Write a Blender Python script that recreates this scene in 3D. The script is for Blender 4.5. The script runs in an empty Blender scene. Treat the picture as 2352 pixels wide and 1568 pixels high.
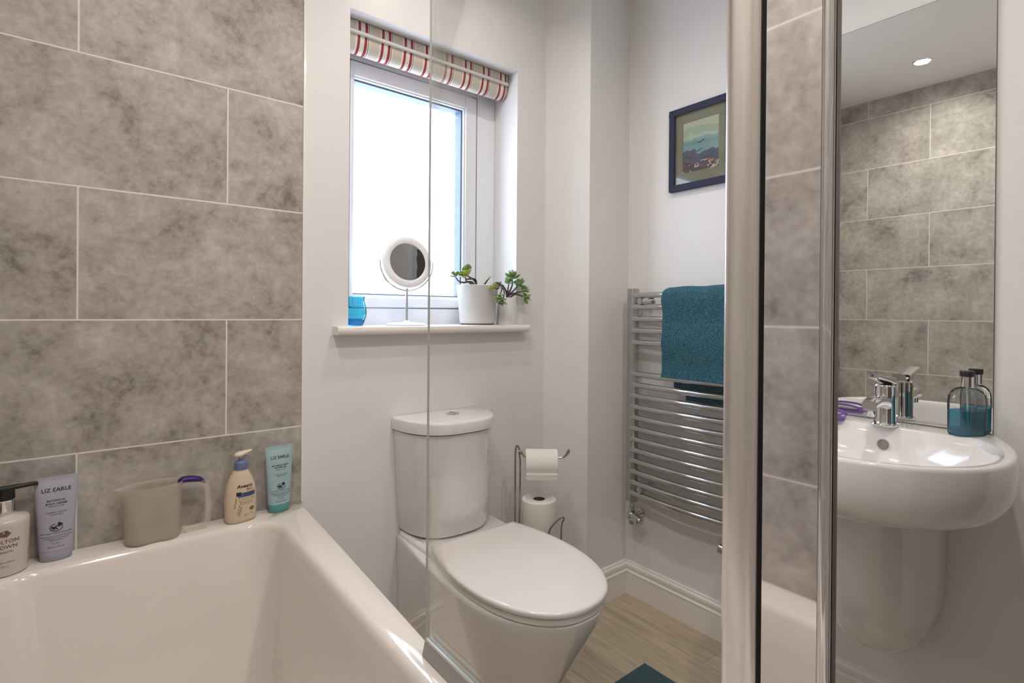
import bpy, bmesh, math, random
from mathutils import Vector, Matrix
PI = math.pi
random.seed(7)
SC = bpy.context.scene
COL = SC.collection

# ---------------------------------------------------------------- camera
cd = bpy.data.cameras.new('camera')
cd.sensor_width = 36.0
cd.lens = 1215.86/2352*36.0
cd.shift_y = -(784-723.13)/2352
cd.clip_start = 0.01
cam = bpy.data.objects.new('camera', cd)
COL.objects.link(cam)
rt = Vector((0.7805, -0.6251, 0.0079)); up = Vector((-0.0042, 0.0074, 1.0)); fw = Vector((0.6251, 0.7805, -0.0031))
Mx = Matrix((rt, up, -fw)).transposed().to_4x4()
Mx.translation = Vector((-0.4713, -1.5366, 1.1221))
cam.matrix_world = Mx
SC.camera = cam

# ---------------------------------------------------------------- world, exposure
SC.view_settings.view_transform = 'Standard'
SC.view_settings.look = 'None'
SC.view_settings.exposure = 0.12
SC.view_settings.gamma = 1.0
SC.view_settings.use_curve_mapping = False
w = bpy.data.worlds.new('sky'); SC.world = w
w.use_nodes = True
bg = w.node_tree.nodes['Background']
bg.inputs[0].default_value = (0.80, 0.90, 1.0, 1)
bg.inputs[1].default_value = 9.5
pl = bpy.data.lights.new('window_portal', 'AREA'); pl.shape = 'RECTANGLE'; pl.size = 0.66; pl.size_y = 0.97
pl.cycles.is_portal = True
po = bpy.data.objects.new('window_portal', pl); COL.objects.link(po)
po.location = (0.455, 0.215, 1.555); po.rotation_euler = (-PI/2, 0, 0)   # emits towards -Y
LAMP_W = 3.9

# ---------------------------------------------------------------- dimensions
XL, XR, YN, ZC = -0.70, 1.243, -1.72, 2.405

# ---------------------------------------------------------------- materials
def newmat(name):
    m = bpy.data.materials.new(name); m.use_nodes = True
    return m, m.node_tree.nodes, m.node_tree.links
def P(name, col, rough=0.5, metal=0.0, coat=0.0, spec=0.5, noise=0.0, nscale=20.0, bump=0.0, bscale=60.0, trans=0.0, ior=1.45, sss=0.0, aniso=0):
    """principled material with a faint procedural variation"""
    m, N, L = newmat(name)
    b = N['Principled BSDF']
    b.inputs['Base Color'].default_value = (*col, 1); b.inputs['Roughness'].default_value = rough
    b.inputs['Metallic'].default_value = metal; b.inputs['Coat Weight'].default_value = coat
    b.inputs['Coat Roughness'].default_value = 0.04
    b.inputs['Specular IOR Level'].default_value = spec; b.inputs['Transmission Weight'].default_value = trans
    b.inputs['IOR'].default_value = ior
    tc = N.new('ShaderNodeTexCoord'); nz = N.new('ShaderNodeTexNoise')
    nz.inputs['Scale'].default_value = nscale; nz.inputs['Detail'].default_value = 5
    L.new(tc.outputs['Object'], nz.inputs['Vector'])
    mx = N.new('ShaderNodeMix'); mx.data_type = 'RGBA'
    k = noise
    mx.inputs[6].default_value = tuple(c*(1-k) for c in col)+(1,)
    mx.inputs[7].default_value = tuple(min(1, c*(1+k)) for c in col)+(1,)
    L.new(nz.outputs['Fac'], mx.inputs[0]); L.new(mx.outputs[2], b.inputs['Base Color'])
    if bump:
        n2 = N.new('ShaderNodeTexNoise'); n2.inputs['Scale'].default_value = bscale; n2.inputs['Detail'].default_value = 3
        L.new(tc.outputs['Object'], n2.inputs['Vector'])
        bp = N.new('ShaderNodeBump'); bp.inputs['Strength'].default_value = bump; bp.inputs['Distance'].default_value = 0.002
        L.new(n2.outputs['Fac'], bp.inputs['Height']); L.new(bp.outputs[0], b.inputs['Normal'])
    return m

def tile_mat(name, axis, u0):
    """stone effect wall tiles 600 x 300 mm laid half bond; rows counted from z = 1.1"""
    m, N, L = newmat(name)
    b = N['Principled BSDF']
    def mt(op, a, c=None, d=None):
        n = N.new('ShaderNodeMath'); n.operation = op
        for i, v in enumerate((a, c, d)):
            if v is None: continue
            if isinstance(v, (int, float)): n.inputs[i].default_value = v
            else: L.new(v, n.inputs[i])
        return n.outputs[0]
    tc = N.new('ShaderNodeTexCoord'); sp = N.new('ShaderNodeSeparateXYZ'); L.new(tc.outputs['Object'], sp.inputs[0])
    u = sp.outputs[axis]; z = sp.outputs[2]
    rz = mt('DIVIDE', mt('SUBTRACT', z, 1.1), 0.3); r = mt('FLOOR', rz); fz = mt('SUBTRACT', rz, r)
    odd = mt('FLOORED_MODULO', r, 2.0)
    uu = mt('SUBTRACT', mt('DIVIDE', mt('SUBTRACT', u, u0), 0.6), mt('MULTIPLY', odd, 0.5))
    iu = mt('FLOOR', uu); fu = mt('SUBTRACT', uu, iu)
    du = mt('MULTIPLY', mt('MINIMUM', fu, mt('SUBTRACT', 1.0, fu)), 0.6)
    dz = mt('MULTIPLY', mt('MINIMUM', fz, mt('SUBTRACT', 1.0, fz)), 0.3)
    dist = mt('MINIMUM', du, dz)
    gr = N.new('ShaderNodeMapRange'); gr.inputs[1].default_value = 0.0014; gr.inputs[2].default_value = 0.0022
    L.new(dist, gr.inputs[0])               # 0 in the grout, 1 on the tile
    cb = N.new('ShaderNodeCombineXYZ'); L.new(iu, cb.inputs[0]); L.new(r, cb.inputs[1])
    wn = N.new('ShaderNodeTexWhiteNoise'); wn.noise_dimensions = '3D'; L.new(cb.outputs[0], wn.inputs['Vector'])
    vm = N.new('ShaderNodeVectorMath'); vm.operation = 'MULTIPLY_ADD'
    L.new(wn.outputs['Color'], vm.inputs[0]); vm.inputs[1].default_value = (9, 9, 9); L.new(tc.outputs['Object'], vm.inputs[2])
    n1 = N.new('ShaderNodeTexNoise'); n1.inputs['Scale'].default_value = 6.5; n1.inputs['Detail'].default_value = 9
    n1.inputs['Roughness'].default_value = 0.66; n1.inputs['Distortion'].default_value = 0.25; L.new(vm.outputs[0], n1.inputs['Vector'])
    n2 = N.new('ShaderNodeTexNoise'); n2.inputs['Scale'].default_value = 46; n2.inputs['Detail'].default_value = 7
    n2.inputs['Roughness'].default_value = 0.7; L.new(vm.outputs[0], n2.inputs['Vector'])
    f = mt('ADD', mt('MULTIPLY', n1.outputs['Fac'], 0.62), mt('MULTIPLY', n2.outputs['Fac'], 0.38))
    cr = N.new('ShaderNodeValToRGB'); e = cr.color_ramp.elements
    e[0].position = 0.36; e[0].color = (0.20, 0.177, 0.155, 1)
    e[1].position = 0.66; e[1].color = (0.60, 0.565, 0.525, 1)
    k = e.new(0.45); k.color = (0.355, 0.325, 0.295, 1); k = e.new(0.54); k.color = (0.455, 0.425, 0.390, 1)
    L.new(f, cr.inputs[0])
    mx = N.new('ShaderNodeMix'); mx.data_type = 'RGBA'; mx.inputs[6].default_value = (0.78, 0.73, 0.69, 1)
    L.new(gr.outputs[0], mx.inputs[0]); L.new(cr.outputs[0], mx.inputs[7])
    L.new(mx.outputs[2], b.inputs['Base Color'])
    b.inputs['Roughness'].default_value = 0.42; b.inputs['Specular IOR Level'].default_value = 0.4
    bp = N.new('ShaderNodeBump'); bp.inputs['Strength'].default_value = 0.35; bp.inputs['Distance'].default_value = 0.001
    hh = mt('ADD', gr.outputs[0], mt('MULTIPLY', n2.outputs['Fac'], 0.35))
    L.new(hh, bp.inputs['Height']); L.new(bp.outputs[0], b.inputs['Normal'])
    return m

def floor_mat():
    m, N, L = newmat('oak_vinyl_planks')
    b = N['Principled BSDF']
    tc = N.new('ShaderNodeTexCoord'); mp = N.new('ShaderNodeMapping'); mp.inputs['Rotation'].default_value = (0, 0, PI/2)
    L.new(tc.outputs['Object'], mp.inputs[0])
    br = N.new('ShaderNodeTexBrick'); br.inputs['Scale'].default_value = 1.0
    br.inputs['Brick Width'].default_value = 1.2; br.inputs['Row Height'].default_value = 0.18; br.inputs['Mortar Size'].default_value = 0.0008
    br.inputs['Color1'].default_value = (0.57, 0.48, 0.36, 1); br.inputs['Color2'].default_value = (0.49, 0.41, 0.305, 1)
    br.inputs['Mortar'].default_value = (0.30, 0.25, 0.19, 1); br.inputs['Bias'].default_value = 0.1
    L.new(mp.outputs[0], br.inputs[0])
    mp2 = N.new('ShaderNodeMapping'); mp2.inputs['Scale'].default_value = (26, 2.2, 1); L.new(tc.outputs['Object'], mp2.inputs[0])
    nz = N.new('ShaderNodeTexNoise'); nz.inputs['Scale'].default_value = 1.6; nz.inputs['Detail'].default_value = 8; nz.inputs['Roughness'].default_value = 0.6
    nz.inputs['Distortion'].default_value = 1.2
    L.new(mp2.outputs[0], nz.inputs[0])
    cr = N.new('ShaderNodeValToRGB'); cr.color_ramp.elements[0].position = 0.3; cr.color_ramp.elements[0].color = (0.72, 0.70, 0.66, 1)
    cr.color_ramp.elements[1].position = 0.7; cr.color_ramp.elements[1].color = (1.15, 1.15, 1.15, 1); L.new(nz.outputs['Fac'], cr.inputs[0])
    mx = N.new('ShaderNodeMix'); mx.data_type = 'RGBA'; mx.blend_type = 'MULTIPLY'; mx.inputs[0].default_value = 1
    L.new(br.outputs[0], mx.inputs[6]); L.new(cr.outputs[0], mx.inputs[7]); L.new(mx.outputs[2], b.inputs['Base Color'])
    b.inputs['Roughness'].default_value = 0.42
    return m

def thin_glass(name, tint=(0.985, 0.99, 0.985), refl=1.0):
    m, N, L = newmat(name)
    out = N['Material Output']; N.remove(N['Principled BSDF'])
    t = N.new('ShaderNodeBsdfTransparent'); t.inputs[0].default_value = (*tint, 1)
    g = N.new('ShaderNodeBsdfGlossy'); g.inputs['Roughness'].default_value = 0.0; g.inputs[0].default_value = (1, 1, 1, 1)
    fr = N.new('ShaderNodeFresnel'); fr.inputs['IOR'].default_value = 1.45
    ml = N.new('ShaderNodeMath'); ml.operation = 'MULTIPLY'; ml.inputs[1].default_value = refl
    # thin pane: keep the same reflectance on front and back faces
    geo = N.new('ShaderNodeNewGeometry'); 
    lw = N.new('ShaderNodeLayerWeight'); lw.inputs[0].default_value = 0.12
    ml2 = N.new('ShaderNodeMath'); ml2.operation = 'MULTIPLY_ADD'; ml2.inputs[1].default_value = 0.5*refl; ml2.inputs[2].default_value = 0.018*refl
    pw = N.new('ShaderNodeMath'); pw.operation = 'POWER'; pw.inputs[1].default_value = 1.6
    L.new(lw.outputs['Fresnel'], pw.inputs[0]); L.new(pw.outputs[0], ml2.inputs[0])
    mx = N.new('ShaderNodeMixShader'); L.new(ml2.outputs[0], mx.inputs[0]); L.new(t.outputs[0], mx.inputs[1]); L.new(g.outputs[0], mx.inputs[2])
    L.new(mx.outputs[0], out.inputs[0])
    return m

def milky(name, col, alpha, rough=0.35):
    """frosted plastic: part see-through, part diffuse"""
    m, N, L = newmat(name)
    out = N['Material Output']; b = N['Principled BSDF']
    b.inputs['Base Color'].default_value = (*col, 1); b.inputs['Roughness'].default_value = rough
    t = N.new('ShaderNodeBsdfTransparent'); t.inputs[0].default_value = (0.96, 0.95, 0.92, 1)
    nz = N.new('ShaderNodeTexNoise'); nz.inputs['Scale'].default_value = 14; tc = N.new('ShaderNodeTexCoord'); L.new(tc.outputs['Object'], nz.inputs[0])
    mr = N.new('ShaderNodeMapRange'); mr.inputs[3].default_value = alpha-0.06; mr.inputs[4].default_value = alpha+0.06; L.new(nz.outputs['Fac'], mr.inputs[0])
    mx = N.new('ShaderNodeMixShader'); L.new(mr.outputs[0], mx.inputs[0]); L.new(t.outputs[0], mx.inputs[1]); L.new(b.outputs[0], mx.inputs[2])
    L.new(mx.outputs[0], out.inputs[0])
    return m

def emit(name, col, s):
    m, N, L = newmat(name)
    b = N['Principled BSDF']; b.inputs['Base Color'].default_value = (0.9, 0.9, 0.9, 1)
    b.inputs['Emission Color'].default_value = (*col, 1); b.inputs['Emission Strength'].default_value = s
    return m

M = {}
M['paint'] = P('wall_paint', (0.80, 0.79, 0.785), 0.38, spec=0.4, noise=0.012, nscale=3, bump=0.03, bscale=160)
M['ceil'] = P('ceiling_paint', (0.86, 0.85, 0.83), 0.8, noise=0.01)
M['gloss'] = P('gloss_woodwork', (0.86, 0.83, 0.80), 0.22, coat=0.3, noise=0.01)
M['upvc'] = P('white_upvc', (0.84, 0.86, 0.90), 0.25, noise=0.008)
M['ceramic'] = P('white_ceramic', (0.82, 0.80, 0.79), 0.09, coat=0.6, noise=0.008, nscale=4)
M['acrylic'] = P('bath_acrylic', (0.73, 0.68, 0.635), 0.10, coat=0.5, noise=0.008, nscale=4)
M['seat'] = P('seat_plastic', (0.83, 0.79, 0.77), 0.16, coat=0.3, noise=0.006)
M['chrome'] = P('chrome', (0.80, 0.80, 0.81), 0.07, metal=1.0, noise=0.01)
M['chrome_sat'] = P('satin_chrome', (0.93, 0.91, 0.89), 0.26, metal=1.0, noise=0.03)
M['chrome_mirror'] = P('mirror_chrome', (0.82, 0.80, 0.80), 0.035, metal=1.0, noise=0.01)
M['rad_chrome'] = P('radiator_chrome', (0.60, 0.60, 0.61), 0.09, metal=1.0, noise=0.01)
M['rad_dark'] = P('radiator_upright_chrome', (0.50, 0.50, 0.50), 0.22, metal=1.0, noise=0.01)
M['wire'] = P('steel_wire', (0.42, 0.40, 0.39), 0.22, metal=1.0, noise=0.02)
M['black'] = P('black_plastic', (0.012, 0.012, 0.014), 0.3, noise=0.1)
M['rubber'] = P('black_seal', (0.006, 0.006, 0.006), 0.6, noise=0.1)
M['glass'] = thin_glass('screen_glass')
M['glassedge'] = P('glass_edge', (0.62, 0.65, 0.62), 0.15, spec=0.8, noise=0.05)
M['mirror'] = P('mirror_silver', (0.84, 0.85, 0.82), 0.0, metal=1.0, noise=0.004)
M['tile_b'] = tile_mat('stone_tile_back', 0, -0.49)
M['tile_l'] = tile_mat('stone_tile_left', 1, -0.387)
M['tile_n'] = tile_mat('stone_tile_near', 0, -0.39)
M['floor'] = floor_mat()
M['door'] = P('dark_walnut_door', (0.11, 0.085, 0.072), 0.35, noise=0.35, nscale=6)
M['gasket'] = P('blue_grey_gasket', (0.11, 0.16, 0.25), 0.5, noise=0.05)

# ---------------------------------------------------------------- geometry helpers
def obj(name, geo, mat, parent=None, smooth=True, ang=35, loc=None, bevel=0, seg=2, sub=0, mats=None):
    v, f = geo[0], geo[1]
    me = bpy.data.meshes.new(name)
    me.from_pydata([tuple(p) for p in v], [], [tuple(q) for q in f])
    if mats:
        for x in mats: me.materials.append(x)
        for p, i in zip(me.polygons, geo[2]): p.material_index = i
    else: me.materials.append(mat)
    bm = bmesh.new(); bm.from_mesh(me)
    bmesh.ops.remove_doubles(bm, verts=bm.verts, dist=1e-6)
    bmesh.ops.recalc_face_normals(bm, faces=bm.faces)
    bm.to_mesh(me); bm.free()
    if smooth:
        for p in me.polygons: p.use_smooth = True
        me.set_sharp_from_angle(angle=math.radians(ang))
    o = bpy.data.objects.new(name, me); COL.objects.link(o)
    if parent: o.parent = parent
    if loc: o.location = loc
    if bevel:
        md = o.modifiers.new('bevel', 'BEVEL'); md.width = bevel; md.segments = seg; md.limit_method = 'ANGLE'; md.angle_limit = math.radians(40)
        md.harden_normals = False
    if sub:
        md = o.modifiers.new('sub', 'SUBSURF'); md.levels = sub; md.render_levels = sub
    return o
def thing(name, label, cat, loc=(0, 0, 0), rotz=0, group=None):
    o = bpy.data.objects.new(name, None); COL.objects.link(o); o.location = loc; o.rotation_euler = (0, 0, rotz)
    o.empty_display_size = 0.02
    return tag(o, label, cat, group)
def tag(o, label, cat, group=None):
    o['label'] = label; o['category'] = cat
    if group: o['group'] = group
    return o
def struct(o): o['kind'] = 'structure'; return o
def join(*gs):
    V, F = [], []
    for g in gs:
        n = len(V); V += list(g[0]); F += [tuple(i+n for i in q) for q in g[1]]
    return V, F
def box(x0, x1, y0, y1, z0, z1):
    v = [(x, y, z) for z in (z0, z1) for y in (y0, y1) for x in (x0, x1)]
    return v, [(0, 2, 3, 1), (4, 5, 7, 6), (0, 1, 5, 4), (2, 6, 7, 3), (0, 4, 6, 2), (1, 3, 7, 5)]
def loft(rings, cap0=True, cap1=True, closed=True):
    n = len(rings[0]); V = [p for r in rings for p in r]; F = []
    for i in range(len(rings)-1):
        for j in range(n if closed else n-1):
            k = (j+1) % n
            F.append((i*n+j, i*n+k, (i+1)*n+k, (i+1)*n+j))
    if cap0: F.append(tuple(range(n))[::-1])
    if cap1: F.append(tuple(range((len(rings)-1)*n, len(rings)*n)))
    return V, F
def lathe(prof, n=32, c=(0, 0, 0), cap0=True, cap1=True):
    rings = [[(c[0]+r*math.cos(2*PI*j/n), c[1]+r*math.sin(2*PI*j/n), c[2]+z) for j in range(n)] for r, z in prof]
    return loft(rings, cap0, cap1)
def tube(pts, r, n=10, caps=True, closed=False):
    pts = [Vector(p) for p in pts]; m = len(pts); rings = []
    prev = None
    for i in range(m):
        if closed: t = pts[(i+1) % m]-pts[i-1]
        else: t = pts[min(i+1, m-1)]-pts[max(i-1, 0)]
        t.normalize()
        if prev is None:
            a = Vector((0, 0, 1)) if abs(t.z) < 0.9 else Vector((1, 0, 0))
            u = t.cross(a).normalized()
        else:
            u = (prev - t*prev.dot(t)).normalized()
        prev = u; v = t.cross(u)
        rr = r[i] if isinstance(r, (list, tuple)) else r
        rings.append([pts[i]+(u*math.cos(2*PI*j/n)+v*math.sin(2*PI*j/n))*rr for j in range(n)])
    if closed:
        g = loft(rings+[rings[0]], False, False); return g
    return loft(rings, caps, caps)
def smoothpath(pts, k=6):
    """Catmull-Rom through pts"""
    P_ = [Vector(p) for p in pts]; out = []
    for i in range(len(P_)-1):
        p0 = P_[max(i-1, 0)]; p1 = P_[i]; p2 = P_[i+1]; p3 = P_[min(i+2, len(P_)-1)]
        for s in range(k):
            t = s/k
            out.append(0.5*((2*p1)+(p2-p0)*t+(2*p0-5*p1+4*p2-p3)*t*t+(3*p1-p0-3*p2+p3)*t**3))
    out.append(P_[-1]); return out
def prism(poly, axis, a, b):
    """extrude 2D poly along axis ('x': poly=(y,z), 'y': poly=(x,z), 'z': poly=(x,y))"""
    def mk(p, t):
        return {'x': (t, p[0], p[1]), 'y': (p[0], t, p[1]), 'z': (p[0], p[1], t)}[axis]
    return loft([[mk(p, a) for p in poly], [mk(p, b) for p in poly]])
def rrect(x0, x1, y0, y1, r, n=8):
    out = []
    for cx, cy, a in ((x1-r, y1-r, 0), (x0+r, y1-r, 90), (x0+r, y0+r, 180), (x1-r, y0+r, 270)):
        for i in range(n+1):
            t = math.radians(a+90*i/n); out.append((cx+r*math.cos(t), cy+r*math.sin(t)))
    return out
def sgnpow(c, e): return math.copysign(abs(c)**e, c)
def selli(hw, hd, z, e=2.0, n=40, cx=0, cy=0):
    return [(cx+hw*sgnpow(math.cos(2*PI*j/n), 2/e), cy+hd*sgnpow(math.sin(2*PI*j/n), 2/e), z) for j in range(n)]
def sphere(c, r, sx=1, sy=1, sz=1, n=16, m=10):
    rings = []
    for i in range(1, m):
        a = PI*i/m
        rings.append([(c[0]+r*sx*math.sin(a)*math.cos(2*PI*j/n), c[1]+r*sy*math.sin(a)*math.sin(2*PI*j/n), c[2]-r*sz*math.cos(a)) for j in range(n)])
    return loft(rings)
def rot(g, mat, off=(0, 0, 0)):
    o = Vector(off); return [tuple(mat @ Vector(p)+o) for p in g[0]], g[1]
def cyl(p0, p1, r, n=20): return tube([p0, p1], r, n)
def text_geo(s, size, bold=0.0, sx=1.0, spacing=1.0, italic=0.0, res=2):
    cu = bpy.data.curves.new('t', 'FONT'); cu.body = s; cu.size = size; cu.align_x = 'CENTER'; cu.align_y = 'CENTER'
    cu.offset = bold; cu.resolution_u = res; cu.space_character = spacing; cu.shear = italic
    to = bpy.data.objects.new('t', cu); COL.objects.link(to)
    dg = bpy.context.evaluated_depsgraph_get(); dg.update()
    me = to.evaluated_get(dg).to_mesh()
    V = [(v.co.x*sx, v.co.y) for v in me.vertices]; F = [tuple(p.vertices) for p in me.polygons]
    to.evaluated_get(dg).to_mesh_clear(); bpy.data.objects.remove(to); bpy.data.curves.remove(cu)
    return V, F
def text_on(s, size, x, z, front, rotx=0.0, **k):
    """flat lettering laid on a curved front; front(x,z) -> y"""
    V, F = text_geo(s, size, **k)
    return [(a+x, front(a+x, b+z), b+z) for a, b in V], F
def patch(x0, x1, z0, z1, front, nx=10, nz=4, skew=0.0):
    V = []; F = []
    for j in range(nz+1):
        for i in range(nx+1):
            x = x0+(x1-x0)*i/nx; z = z0+(z1-z0)*j/nz + skew*(x-x0)
            V.append((x, front(x, z), z))
    for j in range(nz):
        for i in range(nx):
            a = j*(nx+1)+i; F.append((a, a+1, a+nx+2, a+nx+1))
    return V, F
# ================================================================ SETTING
o = struct(obj('floor', box(XL-0.1, XR+0.1, YN-0.1, 0.0, -0.05, 0.0), M['floor'], smooth=False))
o = struct(obj('ceiling', box(XL-0.1, XR+0.1, YN-0.1, 0.06, ZC, ZC+0.05), M['ceil'], smooth=False))
WX0, WX1, WZ0, WZ1, WY = 0.134, 0.778, 1.055, 2.028, 0.14
# back wall: painted part with the window opening, deep reveal
g = join(box(0.0, WX0, 0.0, 0.26, 0, ZC), box(WX1, XR+0.1, 0.0, 0.26, 0, ZC),
         box(WX0, WX1, 0.0, 0.26, 0, WZ0), box(WX0, WX1, 0.0, 0.26, WZ1, ZC))
struct(obj('wall_back', g, M['paint'], smooth=False))
struct(obj('wall_back_tiled', box(XL-0.1, 0.0, 0.0, 0.26, 0, ZC), M['tile_b'], smooth=False))
struct(obj('trim_1', box(0.0, 0.007, -0.0025, 0.0, 0.585, ZC), M['gloss'], smooth=False, bevel=0.001))
struct(obj('wall_left', box(XL-0.1, XL, YN-0.1, 0.0, 0, ZC), M['tile_l'], smooth=False))
struct(obj('wall_right', box(XR, XR+0.1, YN-0.1, 0.0, 0, ZC), M['paint'], smooth=False))
# near wall: tiled behind the bath, painted beyond, with a dark door
struct(obj('wall_near_tiled', box(XL, 0.0, YN-0.1, YN, 0, ZC), M['tile_n'], smooth=False))
g = join(box(0.0, 0.38, YN-0.1, YN, 0, ZC), box(1.16, XR, YN-0.1, YN, 0, ZC), box(0.38, 1.16, YN-0.1, YN, 2.06, ZC))
struct(obj('wall_near', g, M['paint'], smooth=False))
dr = struct(obj('door_1', box(0.385, 1.155, YN-0.085, YN-0.045, 0.004, 2.055), M['door'], smooth=False))
pn = []
for (a, b_) in ((0.47, 0.72), (0.82, 1.07)):
    for (c, d) in ((0.2, 0.95), (1.1, 1.85)):
        pn.append(box(a, b_, YN-0.045, YN-0.037, c, d))
obj('door_panel', join(*pn), M['door'], dr, smooth=False, bevel=0.004)
obj('door_handle', join(tube([(0.435, YN-0.045, 1.02), (0.435, YN-0.005, 1.02), (0.54, YN-0.005, 1.02)], 0.009, 10)), M['chrome'], dr)
struct(obj('trim_2', join(box(0.32, 0.38, YN, YN+0.016, 0, 2.12), box(1.16, 1.22, YN, YN+0.016, 0, 2.12), box(0.38, 1.16, YN, YN+0.016, 2.06, 2.12)), M['gloss'], smooth=False, bevel=0.003))
# pipe boxing in the far right corner
YB = -0.15
poly = [(0.92, 0.0), (1.012, YB), (XR, YB), (XR, 0.0)]
struct(obj('wall_boxing', prism(poly, 'z', 0, ZC), M['paint'], smooth=False))
# skirting boards, torus profile (t = stand-off, z)
SK = [(0, 0), (0.018, 0), (0.018, 0.088), (0.0195, 0.0885), (0.0195, 0.092), (0.0135, 0.0945), (0.0125, 0.098), (0.015, 0.103), (0.0158, 0.110),
      (0.0145, 0.117), (0.0105, 0.1215), (0.0085, 0.1225), (0.008, 0.127), (0, 0.1285)]
SK = [(t, z) for t, z in SK]
g = prism([(XR-t, z) for t, z in SK], 'y', YN, YB)
struct(obj('baseboard_right', g, M['gloss'], ang=25))
g = prism([(YB-t, z) for t, z in SK], 'x', 1.012, XR)
d = Vector((1.012-0.92, YB-0.0)).normalized(); nrm = Vector((-(-d.y), -d.x)); nrm = Vector((d.y, -d.x))
if nrm.x > 0: nrm = -nrm
ra = [(0.92+nrm.x*t, 0.0+nrm.y*t, z) for t, z in SK]; rb = [(1.012+nrm.x*t*0.75, YB+nrm.y*t-t*0.7, z) for t, z in SK]
struct(obj('baseboard_boxing', join(g, loft([ra, rb])), M['gloss'], ang=25))
g = prism([(-t, z) for t, z in SK], 'x', 0.0, 0.905)
struct(obj('baseboard_back', g, M['gloss'], ang=25))

# window
win = struct(obj('window_1', join(
    box(WX0, 0.188, WY, WY+0.07, 1.08, WZ1), box(0.690, WX1, WY, WY+0.07, 1.08, WZ1),
    box(0.188, 0.690, WY, WY+0.07, 1.08, 1.137), box(0.188, 0.690, WY, WY+0.07, 1.945, WZ1)), M['upvc'], bevel=0.003, smooth=False))
sx0, sx1, sz0, sz1 = 0.190, 0.688, 1.140, 1.942
gx0, gx1, gz0, gz1 = 0.205, 0.626, 1.186, 1.882
def frame(x0, x1, z0, z1, a0, a1, b0, b1, y0, y1):
    return join(box(x0, a0, y0, y1, z0, z1), box(a1, x1, y0, y1, z0, z1), box(a0, a1, y0, y1, z0, b0), box(a0, a1, y0, y1, b1, z1))
obj('sash', frame(sx0, sx1, sz0, sz1, gx0-0.004, gx1+0.012, gz0-0.012, gz1+0.012, WY-0.004, WY+0.06), M['upvc'], win, smooth=False, bevel=0.004)
obj('glazing_bead', frame(gx0-0.004, gx1+0.0125, gz0-0.0125, gz1+0.0125, gx0, gx1+0.006, gz0-0.006, gz1+0.006, WY+0.002, WY+0.05), M['upvc'], win, smooth=False, bevel=0.003)
obj('gasket', frame(gx0-0.001, gx1+0.0065, gz0-0.0065, gz1+0.0065, gx0+0.0005, gx1, gz0-0.001, gz1, WY+0.012, WY+0.052), M['gasket'], win, smooth=False)
obj('sash_gap', frame(sx0-0.003, sx1+0.004, sz0-0.004, sz1+0.003, sx0, sx1, sz0, sz1, WY-0.0006, WY+0.02), P('gap_shadow_grey', (0.16, 0.17, 0.19), 0.6, noise=0.05), win, smooth=False)
def frosted():
    m, N, L = newmat('obscure_glass')
    out = N['Material Output']; b = N['Principled BSDF']; N.remove(b)
    tc = N.new('ShaderNodeTexCoord'); nz = N.new('ShaderNodeTexNoise'); nz.inputs['Scale'].default_value = 220; nz.inputs['Detail'].default_value = 4
    L.new(tc.outputs['Object'], nz.inputs[0])
    cr = N.new('ShaderNodeValToRGB'); cr.color_ramp.elements[0].position = 0.35; cr.color_ramp.elements[0].color = (0.80, 0.80, 0.86, 1)
    cr.color_ramp.elements[1].position = 0.6; cr.color_ramp.elements[1].color = (0.97, 0.97, 1, 1)
    L.new(nz.outputs['Fac'], cr.inputs[0])
    t = N.new('ShaderNodeBsdfTransparent'); L.new(cr.outputs[0], t.inputs[0])
    g = N.new('ShaderNodeBsdfGlossy'); g.inputs['Roughness'].default_value = 0.15
    mx = N.new('ShaderNodeMixShader'); mx.inputs[0].default_value = 0.05; L.new(t.outputs[0], mx.inputs[1]); L.new(g.outputs[0], mx.inputs[2])
    L.new(mx.outputs[0], out.inputs[0]); return m
obj('pane', box(gx0-0.004, gx1+0.008, WY+0.04, WY+0.048, gz0-0.008, gz1+0.008), frosted(), win, smooth=False)
obj('window_handle', join(box(0.150, 0.172, WY-0.02, WY-0.0, 1.50, 1.56), tube([(0.161, WY-0.02, 1.53), (0.161, WY-0.045, 1.53), (0.161, WY-0.045, 1.64)], 0.008, 10)), M['upvc'], win)
# window board
poly = [(-0.040, 1.058), (-0.043, 1.064), (-0.043, 1.072), (-0.040, 1.078), (-0.034, 1.080), (WY, 1.080), (WY, 1.055), (-0.034, 1.055)]
sill = join(prism(poly, 'x', WX0, WX1), prism([(y, z) for y, z in poly if y < 0]+[(0, 1.080), (0, 1.055)][::1], 'x', 0.088, WX0),
            prism([(y, z) for y, z in poly if y < 0]+[(0, 1.080), (0, 1.055)], 'x', WX1, 0.812))
p2 = [(-0.034, 1.055), (-0.040, 1.058), (-0.043, 1.064), (-0.043, 1.072), (-0.040, 1.078), (-0.034, 1.080), (0, 1.080), (0, 1.055)]
sill = join(prism(poly, 'x', WX0, WX1), prism(p2, 'x', 0.088, WX0), prism(p2, 'x', WX1, 0.812))
struct(obj('window_sill', sill, M['gloss'], ang=40))

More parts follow.
